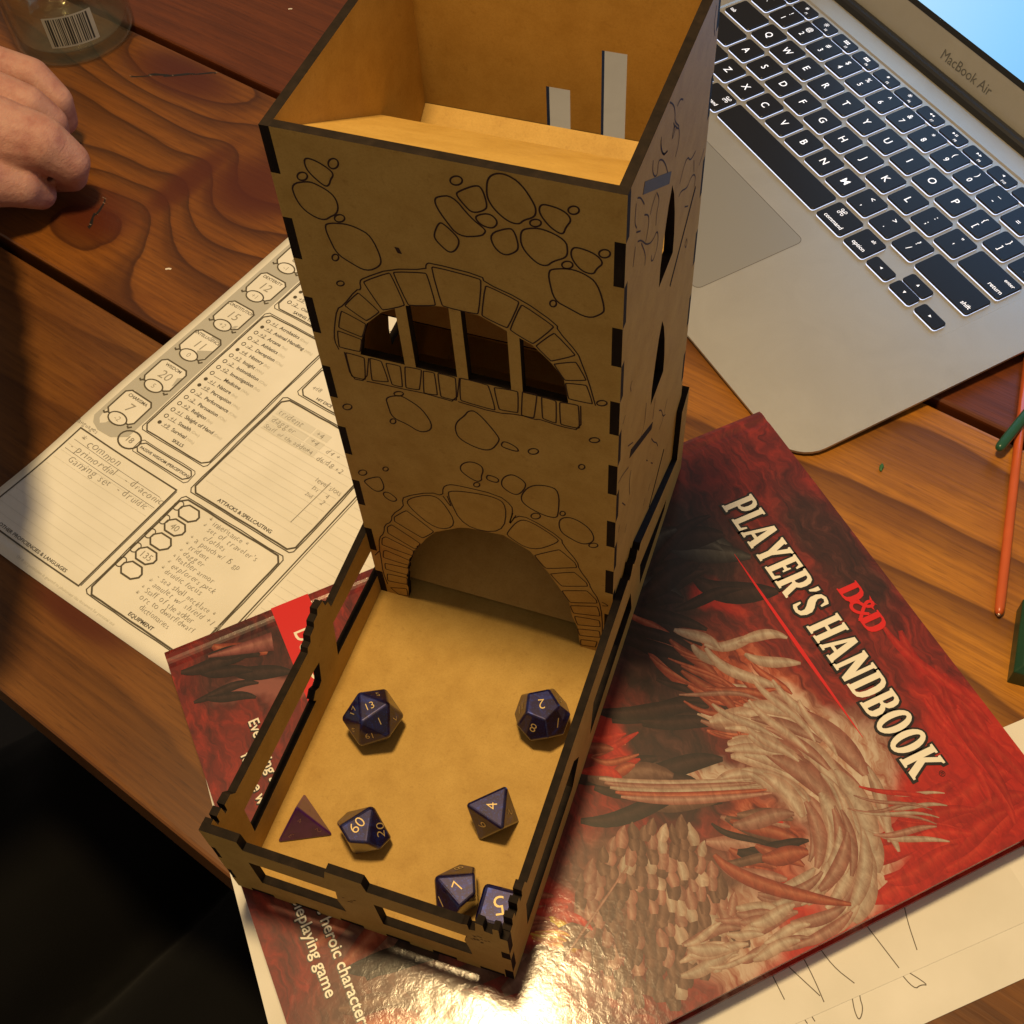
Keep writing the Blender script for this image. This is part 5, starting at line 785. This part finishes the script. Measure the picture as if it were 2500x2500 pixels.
def key(x, y, w_, h_, legends=()):
    k = (round(w_, 3), round(h_, 3))
    if k not in _kc:
        o = rrect(-w_/2, -h_/2, w_/2, h_/2, .16, 3); o2 = rrect(-w_/2+.03, -h_/2+.03, w_/2-.03, h_/2-.03, .14, 3)
        A = Acc(); ring(A, [[(p[0], p[1], -.05) for p in o], [(p[0], p[1], .03) for p in o], [(p[0], p[1], .055) for p in o2]]); A.poly(o2, .055)
        me = bpy.data.meshes.new('key'); me.from_pydata([tuple(Vector(q)*U) for q in A.v], [], A.f); me.materials.append(M_KEY)
        g = rrect(-w_/2-.004, -h_/2-.012, w_/2-.01, h_/2-.01, .17, 3); B = Acc(); ring(B, [[(p[0], p[1], -.099) for p in g], [(p[0], p[1], -.085) for p in g]]); B.poly(g, -.085)
        mg = bpy.data.meshes.new('backlight'); mg.from_pydata([tuple(Vector(q)*U) for q in B.v], [], B.f); mg.materials.append(M_GLOW)
        _kc[k] = (me, mg)
    me, mg = _kc[k]
    ko = link('key', me, lt, Vector((x, y, 0)))
    link('backlight', mg, ko, Vector((x, y, 0)))
    if legends:
        A = Acc()
        for s, dx, dy, sz, al in legends:
            if s in ('up', 'down', 'left', 'right'):
                t_ = {'up': 90, 'down': -90, 'left': 180, 'right': 0}[s]; A.poly([(dx+sz*math.cos(math.radians(t_+q)), dy+sz*math.sin(math.radians(t_+q))) for q in (0, 130, 230)], .058)
            elif s == 'cmd':
                for ax, ay in ((1, 1), (1, -1), (-1, 1), (-1, -1)): A.ribbon([(dx+ax*.13+.075*math.cos(q*math.pi/5), dy+ay*.13+.075*math.sin(q*math.pi/5)) for q in range(10)], .03, True, z=.058)
                A.ribbon([(dx-.06, dy-.06), (dx+.06, dy-.06), (dx+.06, dy+.06), (dx-.06, dy+.06)], .03, True, z=.059)
            elif s == 'sun':
                for q in range(8): A.ribbon([(dx+sz*.5*math.cos(q*.785), dy+sz*.5*math.sin(q*.785)), (dx+sz*math.cos(q*.785), dy+sz*math.sin(q*.785))], .03, z=.058)
                A.ribbon([(dx+sz*.28*math.cos(q*.785), dy+sz*.28*math.sin(q*.785)) for q in range(8)], .03, True, z=.058)
            elif s == 'grid':
                for q in range(3):
                    for r_ in range(2): A.poly([(dx-.2+q*.15, dy-.08+r_*.13), (dx-.09+q*.15, dy-.08+r_*.13), (dx-.09+q*.15, dy+.01+r_*.13), (dx-.2+q*.15, dy+.01+r_*.13)], .058)
            elif s in ('rew', 'fwd', 'play'):
                d = -1 if s == 'rew' else 1
                for q in ((-.1, .1) if s != 'play' else (-.12,)): A.poly([(dx+q-.07*d, dy-.08), (dx+q+.09*d, dy), (dx+q-.07*d, dy+.08)][::d], .058)
                if s == 'play':
                    for q in (.06, .15): A.poly([(dx+q-.02, dy-.08), (dx+q+.02, dy-.08), (dx+q+.02, dy+.08), (dx+q-.02, dy+.08)], .058)
            else: add_text(A, s, dx, dy, sz, z=.058, align=al, offset=.006)
        A.v = [(q[0]+x, q[1]+y, q[2]) for q in A.v]
        A.obj('legend', M_LEGEND, ko)
GP, KH = .27, 1.58
def ux(u): return u*KP
def C(s, sz=.62): return ((s, 0, -sz*.36, sz, 'CENTER'),)
def C2(lo, hi): return ((lo, 0, -.42, .48, 'CENTER'), (hi, 0, .18, .46, 'CENTER'))
def rowkeys(v_, u0, items):
    u = u0
    for w_, lg_ in items:
        key(ux(u+w_/2), v_*1.9, w_*KP-GP, KH, lg_); u += w_
rowkeys(1, -2, [(1, C2('`', '~'))]+[(1, C2(a_, b_)) for a_, b_ in zip('1234567890-=', '!@#$%^&*()_+')]+[(1.5, (('delete', .9, -.5, .34, 'RIGHT'),))])
rowkeys(0, -2, [(1.5, (('tab', -1.1, -.5, .36, 'LEFT'),))]+[(1, C(q)) for q in 'QWERTYUIOP']+[(1, C2('[', '{')), (1, C2(']', '}')), (1, C2('\\', '|'))])
rowkeys(-1, -2, [(1.75, (('caps lock', -1.4, -.5, .34, 'LEFT'),))]+[(1, C(q)) for q in 'ASDFGHJKL']+[(1, C2(';', ':')), (1, C2("'", '"')), (1.75, (('enter', 1.35, .28, .30, 'RIGHT'), ('return', 1.35, -.5, .36, 'RIGHT')))])
rowkeys(-2, -2, [(2.25, (('shift', -1.8, -.5, .36, 'LEFT'),))]+[(1, C(q)) for q in 'ZXCVBNM']+[(1, C2(',', '<')), (1, C2('.', '>')), (1, C2('/', '?')), (2.25, (('shift', 1.8, -.5, .36, 'RIGHT'),))])
rowkeys(-3, -2, [(1, (('fn', -.6, -.5, .34, 'LEFT'),)), (1, (('control', 0, -.5, .32, 'CENTER'),)), (1, (('option', 0, -.5, .34, 'CENTER'), ('alt', -.5, .28, .28, 'LEFT'))), (1.25, (('command', 0, -.52, .36, 'CENTER'), ('cmd', .6, .36, .2, 'CENTER'))), (5, ()), (1.25, (('command', 0, -.52, .36, 'CENTER'), ('cmd', -.3, .36, .2, 'CENTER'))), (1, (('option', 0, -.5, .36, 'CENTER'), ('alt', .2, .32, .28, 'CENTER')))])
for nm, x, y in (('left', 9.98*KP, -6.08), ('down', 10.99*KP, -6.13), ('up', 10.99*KP, -5.30), ('right', 12.0*KP, -6.08)): key(x, y, KP-GP, .76, ((nm, 0, 0, .10, ''),))
FW = 14.5/14
for k in range(14):
    lg_ = (('esc', -.5, -.1, .30, 'LEFT'),) if k == 0 else ()
    if 0 < k < 13:
        ic = {1: (('sun', 0, .1, .12, ''),), 2: (('sun', 0, .1, .17, ''),), 3: (('grid', .05, .06, 1, ''),), 4: (('grid', .0, .06, 1, ''),), 5: (('sun', 0, .12, .09, ''),), 6: (('sun', 0, .12, .13, ''),), 7: (('rew', 0, .1, 1, ''),), 8: (('play', 0, .1, 1, ''),), 9: (('fwd', 0, .1, 1, ''),), 10: (('left', 0, .1, .10, ''),), 11: (('left', 0, .1, .10, ''),), 12: (('left', 0, .1, .12, ''),)}[k]
        lg_ = ic+(('F%d' % k, .35, -.30, .22, 'CENTER'),)
    key(ux(-2+FW*(k+.5)), 3.2, FW*KP-GP, .82, lg_)
# hinge and lid
a = Acc(); hy, hz, hr = 5.55, .02, .42
hp = [(hy+hr*math.cos(t*math.pi/8), hz+hr*math.sin(t*math.pi/8)) for t in range(16)]
a.add([(x, p[0], p[1]) for x in (-4.6, 24.6) for p in hp], [(i, (i+1) % 16, 16+(i+1) % 16, 16+i) for i in range(16)]+[tuple(range(16)), tuple(range(31, 15, -1))]); a.obj('hinge', M_BLACK, lt)
PH = math.radians(64); dy_, dz_ = math.cos(PH), math.sin(PH)
def lid(q):      # (x, distance up the lid, height above its face)
    return (q[0], 5.75+q[1]*dy_-q[2]*dz_, .12+q[1]*dz_+q[2]*dy_)
lo_ = rrect(LX0, -.1, LX1, 21.6, 1.0, 5)
vv, ff, nz = curve_mesh([lo_], ext=.22); a = Acc(); a.add([lid((p[0], p[1], p[2]-.23)) for p in vv], ff); ld_ = a.obj('lid', M_ALU, lt)
bm = bmesh.new(); bm.from_mesh(ld_.data); bmesh.ops.remove_doubles(bm, verts=bm.verts, dist=1e-7); bmesh.ops.recalc_face_normals(bm, faces=bm.faces); bm.to_mesh(ld_.data); bm.free()
a = Acc(); a.poly(rrect(-4.6, 2.05, 24.6, 20.6, .3, 3), .012); a.obj('screen_border', M_BLACK, ld_, fr=lid)
a = Acc(); a.poly([(-4.25, 2.38), (24.25, 2.38), (24.25, 20.3), (-4.25, 20.3)], .022); a.obj('screen', M_SCREEN, ld_, fr=lid)
sl = bpy.data.lights.new('screen_light', 'AREA'); sl.shape = 'RECTANGLE'; sl.size = .285; sl.size_y = .179; sl.color = (.20, .48, 1.0); sl.energy = .22
so = bpy.data.objects.new('screen_light', sl); col.objects.link(so); so.parent = lt; so.location = Vector(lid((10, 11.3, .05)))*U; so.rotation_euler = (PH+math.pi, 0, 0)
a = Acc(); add_text(a, 'MacBook Air', 9.95, .72, .78, z=.012, align='CENTER'); a.obj('lid_lettering', M_BEZEL, ld_, fr=lid)
# ---------------------------------------------------------------- glass jar
JX, JY, JR = -35.65, 33.35, 3.8
jar = root('glass_jar', (JX, JY, T)); ORG[jar] = Vector((JX, JY, T)); tag(jar, 'clear glass jar with a barcode sticker, at the back left of the table', 'jar')
prof = [(0, .25), (JR-1.2, .12), (JR-.55, .0), (JR-.18, .12), (JR, .55), (JR, 10.5), (JR-.25, 11.2), (JR-.6, 12.2), (JR-.6, 14), (JR-.85, 14), (JR-.85, 12.2), (JR-.5, 11.1), (JR-.28, 10.4), (JR-.28, 1.1), (JR-.6, .72), (0, .62)]
NS = 72; v = []; f = []
for k in range(NS):
    t_ = 2*math.pi*k/NS
    v += [(JX+r*math.cos(t_), JY+r*math.sin(t_), T+.02+z) for r, z in prof]
m_ = len(prof)
for k in range(NS):
    for i in range(m_-1): f.append((k*m_+i, ((k+1) % NS)*m_+i, ((k+1) % NS)*m_+i+1, k*m_+i+1))
g = mesh('glass', v, f, M_GLASS, jar, smooth=True)
bm = bmesh.new(); bm.from_mesh(g.data); bmesh.ops.remove_doubles(bm, verts=bm.verts, dist=1e-6); bmesh.ops.recalc_face_normals(bm, faces=bm.faces); bm.to_mesh(g.data); bm.free()
az = math.atan2(CY-JY, CX-JX)+math.radians(-3)
def cyl(q): # (arc length, height, off)
    t_ = az+q[0]/JR; r = JR+.02+q[2]; return (JX+r*math.cos(t_), JY+r*math.sin(t_), T+q[1])
a = Acc(); X = [-1.5+3.0*k/16 for k in range(17)]
for x0, x1 in zip(X, X[1:]): a.poly([(x0, 1.5), (x1, 1.5), (x1, 3.5), (x0, 3.5)])
lab = a.obj('barcode_label', M_LABELW, jar, fr=cyl)
a = Acc(); x = -1.3
while x < 1.25:
    w_ = random.choice((.04, .04, .08, .12)); a.poly([(x, 1.62), (x+w_, 1.62), (x+w_, 3.4), (x, 3.4)], .012); x += w_+random.choice((.04, .05, .09))
a.obj('barcode_bars', M_LABELK, lab, fr=cyl)
# ---------------------------------------------------------------- sticks, block, crumb
def rod(name, label, p0, p1, r, mat, tip, group):
    p0, p1 = Vector(p0), Vector(p1); R_ = root(name, p0); ORG[R_] = p0.copy(); tag(R_, label, 'stick', group)
    d = (p1-p0).normalized(); a_ = d.cross(Vector((0, 0, 1))).normalized(); b_ = a_.cross(d); L = (p1-p0).length
    st = [(.0, .25), (.05, .62), (.14, .86), (.28, .98), (.5, 1.0), (.8, 1.03), (L*.4, 1.0), (L, 1.0)]
    N = 18; v = []; f = []
    for s_, k in st: v += [tuple(p0+d*s_+a_*(r*k*math.cos(2*math.pi*i/N))+b_*(r*k*math.sin(2*math.pi*i/N))) for i in range(N)]
    for j in range(len(st)-1): f += [(j*N+i, j*N+(i+1) % N, (j+1)*N+(i+1) % N, (j+1)*N+i) for i in range(N)]
    f += [tuple(range(N))[::-1], tuple(range((len(st)-1)*N, len(st)*N))]
    mesh('shaft', v, f, mat, R_, smooth=True)
    if tip:
        bm = bmesh.new(); bmesh.ops.create_icosphere(bm, subdivisions=2, radius=r*.42); vv_ = [tuple(q.co+p0+d*.02) for q in bm.verts]; ff_ = [tuple(q.index for q in fc.verts) for fc in bm.faces]; bm.free(); mesh('worn_tip', vv_, ff_, M_TIP, R_, smooth=True)
rod('orange_stick', 'slim orange rod with a bare rounded tip, lying at the right', (24.42, 7.45, T+.21), (23.95, 27.0, T+.21), .205, M_ORANGE, True, 'slim coloured rods')
rod('green_stick', 'slim dark green rod lying across the orange one', (23.30, 15.80, T+.62), (26.6, 24.2, T+.52), .23, M_GREEN, False, 'slim coloured rods')
blk = root('green_block', (27.2, 6.3, T)); ORG[blk] = Vector((27.2, 6.3, T)); tag(blk, 'dark green block with sloping sides at the right edge, by the orange rod tip', 'block')
a = Acc(); bx0, bx1, by0, by1, bh_ = 25.12, 29.2, 4.55, 8.05, 1.15
o0 = [(bx0, by0), (bx1, by0), (bx1, by1), (bx0, by1)]
def insr(d, z): return [(bx0+d, by0+d, T+z), (bx1-d, by0+d, T+z), (bx1-d, by1-d, T+z), (bx0+d, by1-d, T+z)]
ring(a, [insr(0, .01), insr(0, bh_-.25), insr(.28, bh_)]); a.add(insr(.28, bh_), [(0, 1, 2, 3)]); bevel(a.obj('body', M_BLOCK, blk), .05, 2)
for i in range(5):
    for j in range(7):
        a = Acc(); x = bx0+.55+i*.62; y = by0+.5+j*.40; ring(a, [[(x+r_*math.cos(q*math.pi/3), y+r_*.6*math.sin(q*math.pi/3), T+z_) for q in range(6)] for r_, z_ in ((.2, bh_-.01), (.13, bh_+.06))]); a.add([(x+.13*math.cos(q*math.pi/3), y+.078*math.sin(q*math.pi/3), T+bh_+.06) for q in range(6)], [tuple(range(6))]); a.obj('raised_dot', M_BLOCK, blk)
bm = bmesh.new(); bmesh.ops.create_icosphere(bm, subdivisions=2, radius=.16)
for q in bm.verts: q.co = Vector((q.co.x*.55+random.uniform(-.02, .02)+18.6, q.co.y*1.5+random.uniform(-.02, .02)+13.75, q.co.z*.4+T+.06))
vv_ = [tuple(q.co) for q in bm.verts]; ff_ = [tuple(q.index for q in fc.verts) for fc in bm.faces]; bm.free()
tag(mesh('crumb', vv_, ff_, M_CRUMB), 'tiny green crumb on the bare wood, right of the laptop corner', 'crumb')
